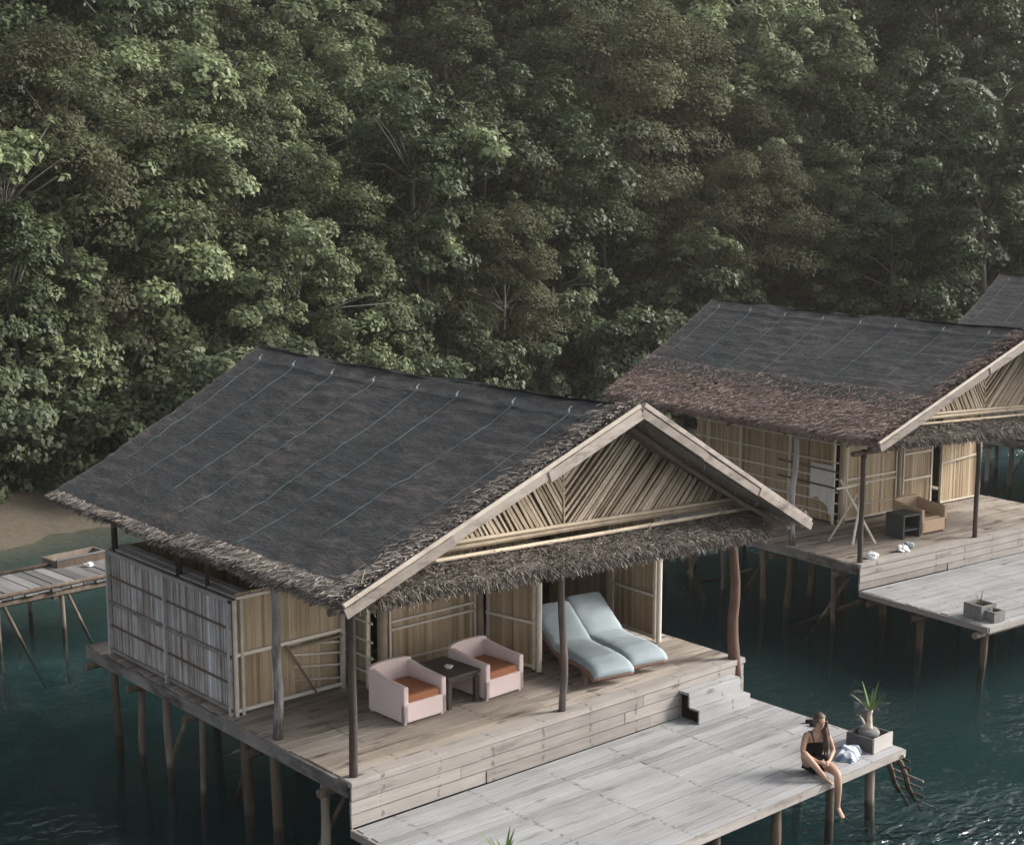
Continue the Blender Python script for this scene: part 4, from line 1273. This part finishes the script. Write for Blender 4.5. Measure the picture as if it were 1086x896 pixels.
# ------------------------------------------------------------------ jetty
t = empty('jetty', (.5, 13.1, WATER_Z), R_(3)); tag(t, 'old wooden jetty on thin crossed legs leading to the back of the near bungalow', 'jetty')
rng = np.random.default_rng(5)
JZ = 1.02
mb = MB(); x = -7.0
while x < 4.6:
    w = .26 * rng.uniform(.8, 1.15)
    mb.box((x + .012, -.82 + rng.uniform(-.05, .05), JZ - .035), (x + w - .012, .82 + rng.uniform(-.05, .05), JZ + rng.uniform(-.012, .012)), float(np.clip(rng.normal(.5, .22), 0, 1)), .006)
    x += w
mb.build('planks', M['jetty'], t)
for y in (-.72, .74):
    mb = MB(); mb.tube(pole_pts((-7, y, JZ - .12), (4.6, y, JZ - .12), .05, 10, y), .075, 7); mb.build('stringer', M['stilt'], t)
    mb = MB(); mb.tube(pole_pts((-7, y * 1.1, JZ + .045), (2.3, y * 1.1, JZ + .05), .05, 10, y + 3), .04, 7); mb.build('kerb_pole', M['stilt'], t)
for x in (-4.6, -2.4, .1, 1.4, 3.2):
    for y in (-.7, .7):
        mb = MB(); mb.tube(pole_pts((x + .08, y, -1.4), (x, y, JZ - .1), .04, 4, x), .045, 7); mb.build('leg', M['stilt'], t, True)
    mb = MB(); mb.tube([(x + .95, -.72, -1.1), (x + .1, -.72, JZ - .12)], .035, 7); mb.build('brace', M['stilt'], t)
    mb = MB(); mb.tube([(x - .15, -.76, JZ - .2), (x - .15, .76, JZ - .2)], .05, 7); mb.build('cross_beam', M['stilt'], t)
t = empty('wooden_crate', (3.0, 14.1, WATER_Z + JZ - .2), R_(6)); tag(t, 'dark open wooden box by the jetty behind the near bungalow', 'box')
mb = MB()
for lo, hi in (((-.6, -.3, 0), (.6, -.26, .34)), ((-.6, .26, 0), (.6, .3, .34)), ((-.6, -.26, 0), (-.56, .26, .34)), ((.56, -.26, 0), (.6, .26, .34))):
    mb.box(lo, hi)
mb.box((-.56, -.26, 0), (.56, .26, .04))
mb.build('box_body', M['stilt'], t)
mb = MB(); mb.tube([(-.6, -.28, .36), (.6, -.28, .36)], .03, 6); mb.build('rim', M['box_grey'], t)
lump('white_bag', (3.0, 13.5, WATER_Z + JZ + .01), .08, M['white'], 3, 'small white bag lying on the jetty beside the dark box', 'bag', .6)

# ------------------------------------------------------------------ person sitting on the deck edge
def skin_mesh(name, joints, edges, mat, sub=2, extra=None):
    me = bpy.data.meshes.new(name + '_cage')
    names = list(joints); idx = {n: i for i, n in enumerate(names)}
    me.from_pydata([joints[n][0] for n in names], [(idx[a], idx[b]) for a, b in edges], [])
    ob = bpy.data.objects.new(name + '_cage', me); COL.objects.link(ob)
    sk = ob.modifiers.new('skin', 'SKIN'); sk.use_smooth_shade = True
    for i, n in enumerate(names):
        r = joints[n][1]; r = (r, r) if isinstance(r, (int, float)) else r
        me.skin_vertices[0].data[i].radius = r
        me.skin_vertices[0].data[i].use_root = (i == 0)
    ss = ob.modifiers.new('sub', 'SUBSURF'); ss.levels = sub; ss.render_levels = sub
    dg = bpy.context.evaluated_depsgraph_get(); dg.update()
    out = bpy.data.meshes.new_from_object(ob.evaluated_get(dg))
    bpy.data.objects.remove(ob); bpy.data.meshes.remove(me)
    out.name = name
    out.materials.clear(); out.materials.append(mat)
    out.polygons.foreach_set("use_smooth", [True] * len(out.polygons))
    return out

def build_person():
    root = empty('person', (5.74, -2.60, DZ + .01), R_(-28))
    tag(root, 'person in a black swimsuit with long brown hair sitting on the sun deck edge', 'person')
    J = {
     'pel': ((0, .02, .115), (.125, .10)), 'waist': ((0, .035, .29), (.098, .082)), 'chest': ((0, .0, .44), (.118, .092)),
     'neckb': ((0, -.035, .555), (.062, .056)), 'neck': ((0, -.06, .61), (.045, .045)), 'head0': ((.008, -.088, .665), (.066, .072)),
     'head1': ((.012, -.092, .74), (.076, .088)), 'head2': ((.014, -.085, .795), (.055, .065)),
     'shL': ((.155, -.02, .525), (.048, .046)), 'elL': ((.215, -.10, .29), (.036, .036)), 'wrL': ((.07, -.285, .225), (.025, .022)), 'haL': ((.015, -.325, .215), (.032, .016)),
     'shR': ((-.155, -.02, .525), (.048, .046)), 'elR': ((-.235, -.10, .30), (.036, .036)), 'wrR': ((-.09, -.29, .235), (.025, .022)), 'haR': ((-.035, -.335, .235), (.032, .016)),
     'hipL': ((.095, -.03, .105), (.095, .088)), 'thL': ((.115, -.21, .115), (.082, .078)), 'knL': ((.13, -.43, .105), (.056, .056)), 'caL': ((.135, -.455, -.06), (.054, .052)), 'anL': ((.15, -.43, -.32), (.032, .034)), 'heL': ((.152, -.425, -.375), (.034, .034)), 'foL': ((.16, -.50, -.425), (.038, .024)), 'toL': ((.165, -.57, -.46), (.034, .014)),
     'hipR': ((-.095, -.03, .105), (.095, .088)), 'thR': ((-.19, -.15, .225), (.08, .076)), 'knR': ((-.285, -.265, .36), (.054, .056)), 'caR': ((-.20, -.315, .26), (.052, .052)), 'anR': ((-.045, -.395, .07), (.033, .034)), 'heR': ((-.03, -.385, .035), (.032, .03)), 'foR': ((-.005, -.48, .025), (.036, .022)), 'toR': ((.015, -.54, .012), (.032, .014)),
    }
    E = [('pel', 'waist'), ('waist', 'chest'), ('chest', 'neckb'), ('neckb', 'neck'), ('neck', 'head0'), ('head0', 'head1'), ('head1', 'head2'),
         ('chest', 'shL'), ('shL', 'elL'), ('elL', 'wrL'), ('wrL', 'haL'), ('chest', 'shR'), ('shR', 'elR'), ('elR', 'wrR'), ('wrR', 'haR'),
         ('pel', 'hipL'), ('hipL', 'thL'), ('thL', 'knL'), ('knL', 'caL'), ('caL', 'anL'), ('anL', 'heL'), ('heL', 'foL'), ('foL', 'toL'),
         ('pel', 'hipR'), ('hipR', 'thR'), ('thR', 'knR'), ('knR', 'caR'), ('caR', 'anR'), ('anR', 'heR'), ('heR', 'foR'), ('foR', 'toR')]
    # fingers: short chains rooted in the palms
    for sgn, hn, base in ((1, 'L', Vector((.015, -.325, .215))), (-1, 'R', Vector((-.035, -.335, .235)))):
        ax = Vector((-sgn * .8, -.55, -.1)).normalized(); side = Vector((-.45 * sgn, .6, .35)).normalized()
        for k, (o, L) in enumerate(((-.024, .055), (-.008, .066), (.008, .062), (.024, .048))):
            a = base + side * o + ax * .018; b = a + ax * L * .55 + Vector((0, 0, .004)); c = b + ax * L * .45 + Vector((0, 0, -.022))
            pr = 'ha' + hn
            for q, (nm, p, r) in enumerate((('a', a, .0095), ('b', b, .0085), ('c', c, .007))):
                n_ = f'f{hn}{k}{nm}'; J[n_] = (tuple(p), r); E.append((pr, n_)); pr = n_
        a = base + side * .034 + ax * -.02; b = a + (ax * .6 + side).normalized() * .035
        J[f't{hn}a'] = (tuple(a), .010); J[f't{hn}b'] = (tuple(b), .008); E += [(f'ha{hn}', f't{hn}a'), (f't{hn}a', f't{hn}b')]
    body = skin_mesh('body', J, E, M['skin'])
    bo = link('body', body, root)
    # face: nose, brow, lips, ears as small relief joined to the body mesh; eyes as parts
    def relief(name, pieces, mat):
        mb = MB()
        for c, r in pieces:
            vs = []; fs = []
            for i in range(7):
                ph = math.pi * i / 6
                for j in range(8):
                    th = 2 * math.pi * j / 8
                    vs.append(Vector((c[0] + r[0] * math.sin(ph) * math.cos(th), c[1] + r[1] * math.sin(ph) * math.sin(th), c[2] + r[2] * math.cos(ph))))
            for i in range(6):
                for j in range(8):
                    j2 = (j + 1) % 8; fs.append((i * 8 + j, (i + 1) * 8 + j, (i + 1) * 8 + j2, i * 8 + j2))
            mb.add(vs, fs, .5)
        return mb.build(name, mat, root, True)
    relief('nose', [((.012, -.172, .702), (.012, .020, .024))], M['skin'])
    relief('lips', [((.012, -.158, .664), (.022, .008, .008))], plain_mat('lips', (.33, .14, .12), .5))
    relief('eye', [((-.018, -.164, .722), (.012, .008, .006))], M['hair'])
    relief('eye', [((.042, -.164, .722), (.012, .008, .006))], M['hair'])
    # swimsuit: bodice, brief wrap over the lap, straps
    S = {'pel': ((0, .02, .12), (.142, .118)), 'waist': ((0, .03, .28), (.122, .104)), 'bust': ((0, -.005, .405), (.124, .104)), 'top': ((0, -.015, .45), (.112, .094))}
    link('swimsuit', skin_mesh('swimsuit', S, [('pel', 'waist'), ('waist', 'bust'), ('bust', 'top')], M['black_cloth']), root)
    S = {'mid': ((0, -.02, .125), (.13, .112)), 'l': ((.10, -.06, .118), (.106, .1)), 'l2': ((.118, -.25, .12), (.094, .088)), 'r': ((-.10, -.045, .125), (.106, .1)), 'r2': ((-.165, -.11, .19), (.096, .09))}
    link('lap_wrap', skin_mesh('lap_wrap', S, [('mid', 'l'), ('l', 'l2'), ('mid', 'r'), ('r', 'r2')], M['black_cloth']), root)
    for sx in (-1, 1):
        mb = MB(); mb.tube([(sx * .075, -.115, .44), (sx * .085, -.10, .51), (sx * .09, -.04, .572), (sx * .085, .06, .53), (sx * .07, .09, .44)], .008, 6); mb.build('strap', M['black_cloth'], root)
    # long hair: cap over the skull, then a fall over the left shoulder
    mb = MB(); n1, n2 = 12, 20; vs = []; fs = []
    for i in range(n1 + 1):
        ph = math.pi * i / n1 * .80
        for j in range(n2):
            th = 2 * math.pi * j / n2
            d = Vector((math.sin(ph) * math.sin(th), -math.sin(ph) * math.cos(th), math.cos(ph)))
            k = 1 + .05 * noise.noise(d * 4)
            vs.append(Vector((.013 + d.x * .090 * k, -.076 + d.y * .098 * k, .725 + d.z * .112 * k)))
    for i in range(n1):
        for j in range(n2):
            a_ = (j if j <= n2 / 2 else n2 - j) / n2 * 360
            if i >= 5 and a_ < 52 or i >= 8 and a_ < 75: continue
            j2 = (j + 1) % n2; fs.append((i * n2 + j, (i + 1) * n2 + j, (i + 1) * n2 + j2, i * n2 + j2))
    mb.add(vs, fs, .5)
    for k in range(9):
        u = k / 8; off = Vector((.012 * math.cos(k * 2.1), .014 * math.sin(k * 2.1), 0))
        a_ = Vector((.013 + .088 * math.cos(-.5 + u * 2.4), -.076 + .09 * math.sin(-.5 + u * 2.4), .72 - .01 * k % 3))
        p3 = Vector((.085 + .05 * (u - .4), -.15 + .03 * math.sin(k * 3.3), .40)) + off
        mb.tube([a_, a_.lerp(Vector((.10, -.06, .60)) + off * 1.6, .75), Vector((.105, -.115, .53)) + off * 1.8, p3, p3 + Vector((-.01, -.012, -.09 - .02 * (k % 3)))], [.022, .026, .026, .022, .008], 7, .5)
    mb.build('hair', M['hair'], root, True)
build_person()
# ------------------------------------------------------------------ forest
def rot_frames(nrm, rng):
    n = len(nrm)
    r = rng.normal(0, 1, (n, 3)); t = r - nrm * np.sum(r * nrm, 1, keepdims=True)
    t /= (np.linalg.norm(t, axis=1, keepdims=True) + 1e-9)
    return t, np.cross(nrm, t)

def leaves(C, NRM, L, W, rng, droop=.25):
    t, s = rot_frames(NRM, rng)
    t = t + np.array([0, 0, -1]) * droop; t /= np.linalg.norm(t, axis=1, keepdims=True)
    L = L[:, None]; W = W[:, None]
    b = C - t * L * .5; tip = C + t * L * .5 - NRM * L * .10
    m1 = C + s * W + NRM * L * .06; m2 = C - s * W + NRM * L * .06
    return np.stack([b, m1, tip, m2], 1)

def crown_arrays(rng, h, r, ncl, lpc, llen, cr=(.55, .95), base=.04, lump=.35, flat=.85, top=.5, open_=0.0):
    """clumps of leaves over an uneven crown; returns quads, tones, clump centres"""
    cen = []; lc = []
    ph0 = rng.uniform(0, 6.28, 6)
    nl = max(6, int(ncl / 6.5))
    for i in range(nl):
        z = -1 + 2 * (i + rng.uniform(.1, .9)) / nl; th = i * 2.4 + rng.uniform(-.5, .5)
        prof = math.sqrt(max(0, 1 - abs(z) ** 2.2))
        if z < 0: prof = max(prof * .92, .35)
        lobes = 1 + lump * (math.sin(2 * th + ph0[0] + 2 * z) * .5 + math.sin(3 * th + ph0[1] - 3 * z) * .5)
        rad = max(.1, prof * lobes * rng.uniform(.6, .95))
        lc.append((np.array([math.cos(th) * rad * r * .8, math.sin(th) * rad * r * .8, h * (base + (1 - base) * (z * .46 + .5))]), r * rng.uniform(.28, .48)))
    for i in range(ncl):
        c, lr = lc[i % nl]
        out = np.array([c[0], c[1], (c[2] - h * .5) * .6]); out /= (np.linalg.norm(out) + 1e-6)
        d = rng.normal(0, 1, 3) + out * .7 + np.array([0, 0, .5]); d /= np.linalg.norm(d)
        cen.append(c + d * lr * np.array([1, 1, 1.5]) * rng.uniform(.45, 1.2))
    ns_ = int(ncl * .55)
    for i in range(ns_):                      # loose sprays that break the outline
        c, lr = lc[rng.integers(nl)]
        out = np.array([c[0], c[1], (c[2] - h * .5) * .6]); out /= (np.linalg.norm(out) + 1e-6)
        d = rng.normal(0, 1, 3) + out * .9 + np.array([0, 0, .7]); d /= np.linalg.norm(d)
        cen.append(c + d * lr * rng.uniform(1.15, 2.0))
    cen = np.array(cen)
    Vs = []; Ts = []
    for ci, p in enumerate(cen):
        k = int(lpc * rng.uniform(.6, 1.35)); R = rng.uniform(*cr)
        if ci >= ncl: k = int(k * rng.uniform(.12, .3)); R *= rng.uniform(.4, .65)
        d = rng.normal(0, 1, (k, 3)); d[:, 2] = np.abs(d[:, 2]) * .9 - .25; d /= np.linalg.norm(d, axis=1, keepdims=True)
        rad = R * rng.uniform(.25, 1, k) ** .45
        pos = p + d * rad[:, None] * np.array([1, 1, flat])
        out = (p - np.array([0, 0, h * .45])); out = out / (np.linalg.norm(out) + 1e-6)
        nr = d * .9 + np.array([0, 0, .5]) + out * .45 + rng.normal(0, .32, (k, 3)); nr /= np.linalg.norm(nr, axis=1, keepdims=True)
        L = llen * rng.uniform(.6, 1.3, k)
        Vs.append(leaves(pos, nr, L, L * rng.uniform(.24, .36, k), rng))
        ct = rng.normal(.5, .16)
        Ts.append(np.clip(ct + rng.normal(0, .2, k), 0, 1))
    return np.concatenate(Vs), np.concatenate(Ts), cen

def quads_mesh(name, Q, T, mat):
    n = len(Q); V = Q.reshape(-1, 3); F = np.arange(n * 4).reshape(n, 4)
    return np_mesh(name, V, F, T, mat)

def trunk_mesh(rng, h, r, cen, mat, r0=.16, nlimb=26, fork=False):
    mb = MB()
    ph = rng.uniform(0, 9)
    def ax(z): return Vector((.35 * noise.noise(Vector((z * .22, ph, 0))), .35 * noise.noise(Vector((z * .22, ph, 7))), z))
    zt = h * .86
    mb.tube([ax(zt * i / 9) - ax(0) * 1 + Vector((0, 0, -.4 if i == 0 else 0)) for i in range(10)], [r0 * (1 - .8 * i / 9) + .015 for i in range(10)], 7, .5)
    sel = rng.permutation(len(cen))[:nlimb + 16]
    for i in sel:
        c = Vector(cen[i]); z0 = max(.25 * h * .4, c.z - rng.uniform(.6, 1.8)); z0 = min(z0, zt * .95)
        a = ax(z0) - ax(0); mid = a.lerp(c, .5) + Vector((rng.uniform(-.15, .15), rng.uniform(-.15, .15), rng.uniform(.0, .3)))
        q = r0 * (1 - .8 * z0 / zt) * .5
        mb.tube([a, mid, c], [q + .012, q * .6 + .01, .012], 5, .5)
    me_o = mb.build('trunk', mat)
    me = me_o.data; me.polygons.foreach_set("use_smooth", [True] * len(me.polygons))
    bpy.data.objects.remove(me_o)
    return me

SPEC = {
 # kind: leaf material, bark, list of variants (h, r, clumps, leaves/clump, leaf length, extra)
 'pale':  ('leaf_pale', 'bark_pale', [dict(h=8.5, r=2.6, ncl=105, lpc=240, llen=.185, cr=(.4, .75), lump=.45), dict(h=7.5, r=3.0, ncl=110, lpc=240, llen=.185, cr=(.4, .75), lump=.5)]),
 'olive': ('leaf_olive', 'bark', [dict(h=8, r=2.7, ncl=115, lpc=290, llen=.145, cr=(.45, .85)), dict(h=9, r=2.4, ncl=115, lpc=290, llen=.145, cr=(.45, .85), lump=.45), dict(h=7, r=3.1, ncl=120, lpc=290, llen=.15, cr=(.45, .9))]),
 'dark':  ('leaf_dark', 'bark', [dict(h=8, r=2.8, ncl=115, lpc=250, llen=.168, cr=(.45, .8)), dict(h=9.5, r=2.5, ncl=115, lpc=250, llen=.168, cr=(.45, .8), lump=.5)]),
 'brown': ('leaf_brown', 'bark', [dict(h=8, r=2.7, ncl=95, lpc=400, llen=.12, cr=(.6, 1.05)), dict(h=9, r=3.0, ncl=100, lpc=400, llen=.12, cr=(.6, 1.05))]),
 'slim':  ('leaf_pale', 'bark_pale', [dict(h=7.0, r=1.5, ncl=40, lpc=110, llen=.2, cr=(.3, .55), base=.4, lump=.5), dict(h=8.0, r=1.7, ncl=44, lpc=110, llen=.2, cr=(.3, .55), base=.45, lump=.5)]),
 'bush':  ('leaf_bush', 'bark', [dict(h=2.8, r=1.7, ncl=44, lpc=230, llen=.16, cr=(.4, .7), base=.0), dict(h=3.6, r=1.5, ncl=44, lpc=230, llen=.16, cr=(.4, .65), base=.0)]),
}
CROWNS = {}
rngf = np.random.default_rng(21)
for kind, (lm, bm_, vs) in SPEC.items():
    CROWNS[kind] = []
    for v in vs:
        v = dict(v)
        Q, T, cen = crown_arrays(rngf, **v)
        cm = quads_mesh('crown', Q, T, M[lm])
        tm = trunk_mesh(rngf, v['h'], v['r'], cen, M[bm_], .05 if kind == 'bush' else (.085 if kind == 'slim' else .17), 14 if kind == 'bush' else 26)
        CROWNS[kind].append((cm, tm, v['h']))

bpy.context.view_layer.update()
inv = camo.matrix_world.inverted()
FPX = 1585.25
def to_px(p):
    q = inv @ Vector(p); return 543 + FPX * q.x / -q.z, 448 - FPX * q.y / -q.z, -q.z
TREES = []
def tree(kind, x, y, s, rz, var=None, dz=0.0):
    vs = CROWNS[kind]; cm, tm, h = vs[rngf.integers(len(vs)) if var is None else var]
    root = empty('shrub' if kind == 'bush' else ('slender_tree' if kind == 'slim' else 'forest_tree'), (x, y, float(ground_z(np.array(x), np.array(y))) - .1 + dz), rz)
    root.scale = (s * rngf.uniform(.92, 1.08), s * rngf.uniform(.92, 1.08), s)
    link('crown', cm, root); link('trunk', tm, root)
    TREES.append((root, kind, h * s))
    return root

def x_at(px_, d):
    best = min((abs(to_px((q, float(shore(q)) + d / .93, 2.0))[0] - px_), q) for q in np.linspace(2, 75, 800))
    return best[1]
# rows following the shore, each farther up the slope
rows = [(3.0, 2.7, .95, -2, 54), (6.5, 2.9, 1.05, -3, 58), (10.5, 3.1, 1.08, -1, 62), (15.5, 3.4, 1.1, 1, 68), (22.0, 4.2, 1.15, 2, 78), (27.5, 4.6, 1.25, 2, 84), (31.0, 4.2, 1.5, 22, 70), (34.0, 4.8, 1.5, 2, 92)]

for ri, (d0, st, sc, xa, xb) in enumerate(rows):
    x = xa + rngf.uniform(0, st)
    while x < xb:
        if d0 > 33 and x > 26: break
        y = float(shore(x)) + (d0 + rngf.uniform(-1.3, 1.3)) / .93
        if ri == 0 and x < 9: y += 2.4
        u = rngf.uniform()
        qx, qy, qd = to_px((x, y, float(ground_z(np.array(x), np.array(y))) + 6))
        pp = .12                                   # chance of a pale tree, in drifts
        for cx_, cy_, r_ in ((300, 170, 110), (440, 120, 70), (590, 40, 60), (735, 70, 90), (830, 110, 60)):
            if math.hypot(qx - cx_, qy - cy_) < r_: pp = .62
        if qx < 130 or qx > 920: kd = 'dark' if u < .82 else 'olive' if u < .9 else 'brown'  # darker-leaved kinds at both frame sides, partly imitating vignette
        elif u < pp: kd = 'pale'
        else:
            v_ = rngf.uniform(); br = .42 if qx > 640 else .2
            kd = 'olive' if v_ < .48 else 'brown' if v_ < .48 + br else 'dark'
        tree(kd, x, y, sc * rngf.uniform(.75, 1.22) * (1.12 if x > 24 and 14 < d0 < 20 else 1.38 if x > 24 and d0 > 20 else 1), rngf.uniform(0, 6.28))
        x += st * rngf.uniform(.75, 1.25)
# lighter trees and slim pale-trunked ones at the forest edge
for x, d, s, k in ((5.4, 5.2, .78, 'slim'), (6.6, 5.8, .95, 'slim'), (8.3, 3.6, .7, 'slim'), (9.5, 5.4, 1.05, 'pale'), (11.4, 7.0, 1.2, 'pale'), (14.5, 8.5, 1.15, 'pale'), (21.5, 3.2, .8, 'slim'), (24.2, 12, 1.15, 'pale')):
    tree(k, x, float(shore(x)) + d / .93, s, rngf.uniform(0, 6.28))
for px_, d, s_, v_ in ((22, 4.2, 1.15, 1), (58, 3.4, .78, 0), (72, 3.9, .9, 1), (160, 4.0, .62, 0), (478, 4.2, 1.2, 1), (735, 1.2, .72, 0), (755, 1.8, .8, 1)):
    xx = x_at(px_, d); tree('slim', xx, float(shore(xx)) + d / .93, s_, rngf.uniform(0, 6.28), v_)
x = 3.0
while x < 52:
    y = float(shore(x)) + (rngf.uniform(.8, 2.2) + (2.6 if x < 8.5 else 0)) / .93
    tree('bush', x, y, rngf.uniform(.7, 1.35), rngf.uniform(0, 6.28)); x += 1.9 * rngf.uniform(.7, 1.3)

# palm on the right
def palm(x, y, h):
    root = empty('palm_tree', (x, y, float(ground_z(np.array(x), np.array(y))))); tag(root, 'palm tree with drooping fronds high at the right edge of the forest', 'palm')
    mb = MB(); mb.tube(pole_pts((0, 0, -.3), (.4, .1, h), .2, 8, 2), [.17 - .008 * i for i in range(9)], 8); mb.build('trunk', M['bark'], root, True)
    rng = np.random.default_rng(3)
    for k in range(17):
        th = 2.399 * k; el = rng.uniform(.35, 1.35); L = rng.uniform(2.3, 3.1)
        d = Vector((math.cos(th) * math.sin(el), math.sin(th) * math.sin(el), math.cos(el))); p = Vector((.4, .1, h)); q = []; seg = 16
        for j in range(seg + 1):
            q.append((p.copy(), d.copy())); d = (d + Vector((0, 0, -.13))).normalized(); p = p + d * (L / seg)
        fb = MB(); fb.tube([a for a, _ in q], [.03 - .0016 * j for j in range(seg + 1)], 5, .6)
        for j in range(2, seg + 1):
            a, dd = q[j]; sd_ = dd.cross(Vector((0, 0, 1))).normalized(); ll = .75 * math.sin(math.pi * min(1, .12 + .85 * j / seg)) + .12
            for s in (-1, 1):
                for f in (0, .5):
                    b0 = a - dd * (L / seg) * f; lf = (sd_ * s * .8 + dd * .55 + Vector((0, 0, -.45))).normalized(); w = dd * .035
                    fb.add([b0 - w, b0 + w, b0 + lf * ll * .6 + w * .8, b0 + lf * ll, b0 + lf * ll * .6 - w * .8], [(0, 1, 2, 3, 4)])
        fb.build('frond', M['leaf_palm'], root)
PX = x_at(1046, 5.5); palm(PX, float(shore(PX)) + 5.9, 10.6)
palm2 = None

# undergrowth filling the slope between the trunks
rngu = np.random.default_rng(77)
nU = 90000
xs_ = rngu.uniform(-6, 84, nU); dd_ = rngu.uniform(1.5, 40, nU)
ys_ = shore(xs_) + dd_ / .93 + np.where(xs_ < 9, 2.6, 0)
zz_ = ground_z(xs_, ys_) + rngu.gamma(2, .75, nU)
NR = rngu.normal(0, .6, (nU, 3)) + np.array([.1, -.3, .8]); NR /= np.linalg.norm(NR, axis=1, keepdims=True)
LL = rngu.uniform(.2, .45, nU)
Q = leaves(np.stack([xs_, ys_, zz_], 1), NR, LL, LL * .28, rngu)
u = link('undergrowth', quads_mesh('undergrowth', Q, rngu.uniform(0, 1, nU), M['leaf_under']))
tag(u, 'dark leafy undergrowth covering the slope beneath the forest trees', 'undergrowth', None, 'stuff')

# ---- labels: kind, row and nearest landmark single out each tree; look-alikes share a group
LOOK = {'pale': 'pale broad-leaved tree', 'olive': 'olive green tree', 'dark': 'dark dense tree', 'brown': 'brownish fine-leaved tree', 'slim': 'slender pale-trunked tree', 'bush': 'low leafy shrub'}
def h_zone(px):
    for lim, nm in ((60, 'at the far left edge'), (140, 'above the beach'), (215, 'above the near left eave'), (290, 'at the near ridge left end'),
                    (360, 'above the near ridge left third'), (430, 'above the near ridge centre-left'), (500, 'above the near ridge middle'), (570, 'above the near ridge centre-right'), (640, 'left of the roof gap'), (700, 'over the roof gap'),
                    (770, 'at the second ridge left end'), (840, 'above the second ridge left half'), (910, 'above the second ridge middle'), (980, 'above the second ridge right half'), (1040, 'left of the farthest roof')):
        if px < lim: return nm
    return 'at the far right edge'
def v_zone(py):
    for lim, nm in ((40, 'at picture top'), (120, 'high up'), (200, 'upper slope'), (290, 'mid slope'), (380, 'lower slope')):
        if py < lim: return nm
    return 'by the water'
items = []
for root, kind, h in TREES:
    px_, py_, dp = to_px(root.location + Vector((0, 0, h * .6)))
    items.append([root, kind, px_, py_, dp])
seen = {}
for it in items:
    root, kind, px_, py_, dp = it
    root['category'] = 'shrub' if kind == 'bush' else 'tree'
    if px_ < -90 or px_ > 1180 or py_ < -60:
        lab = f'{LOOK[kind]} crowded among others at the margins of the forest'
    else:
        lab = f'{LOOK[kind]} {h_zone(px_)}, {v_zone(py_)}'
    seen.setdefault((kind, lab), []).append(root)
GRP = {'pale': 'pale broad-leaved forest trees', 'olive': 'olive forest trees', 'dark': 'dark dense forest trees', 'brown': 'brownish fine-leaved forest trees', 'slim': 'slender pale-trunked trees', 'bush': 'low shrubs along the shore'}
for (kind, lab), rs in seen.items():
    if len(rs) == 2:
        rs.sort(key=lambda r: to_px(r.location)[2])
        for r, w in zip(rs, ('front', 'rear')):
            r['label'] = f'{lab}, {w} of two'; r['group'] = GRP[kind]
        continue
    for r in rs:
        r['label'] = lab; r['group'] = GRP[kind]

# ------------------------------------------------------------------ thin humid air over the bay
def build_haze():
    mt = bpy.data.materials.new('humid_air'); mt.use_nodes = True
    nt = mt.node_tree; nt.nodes.remove(nt.nodes["Principled BSDF"])
    pv = N(nt, "ShaderNodeVolumePrincipled"); pv.inputs["Color"].default_value = (.92, .88, .80, 1)
    pv.inputs["Density"].default_value = HAZE; pv.inputs["Anisotropy"].default_value = .2
    nt.links.new(pv.outputs[0], nt.nodes["Material Output"].inputs["Volume"])
    mb = MB(); mb.box((-96, -66, -7.5), (156, 116, 34), 0)
    tag(mb.build('haze', mt), 'thin humid haze hanging over the bay and the forest', None, None, 'stuff')
HAZE = .00045
build_haze()
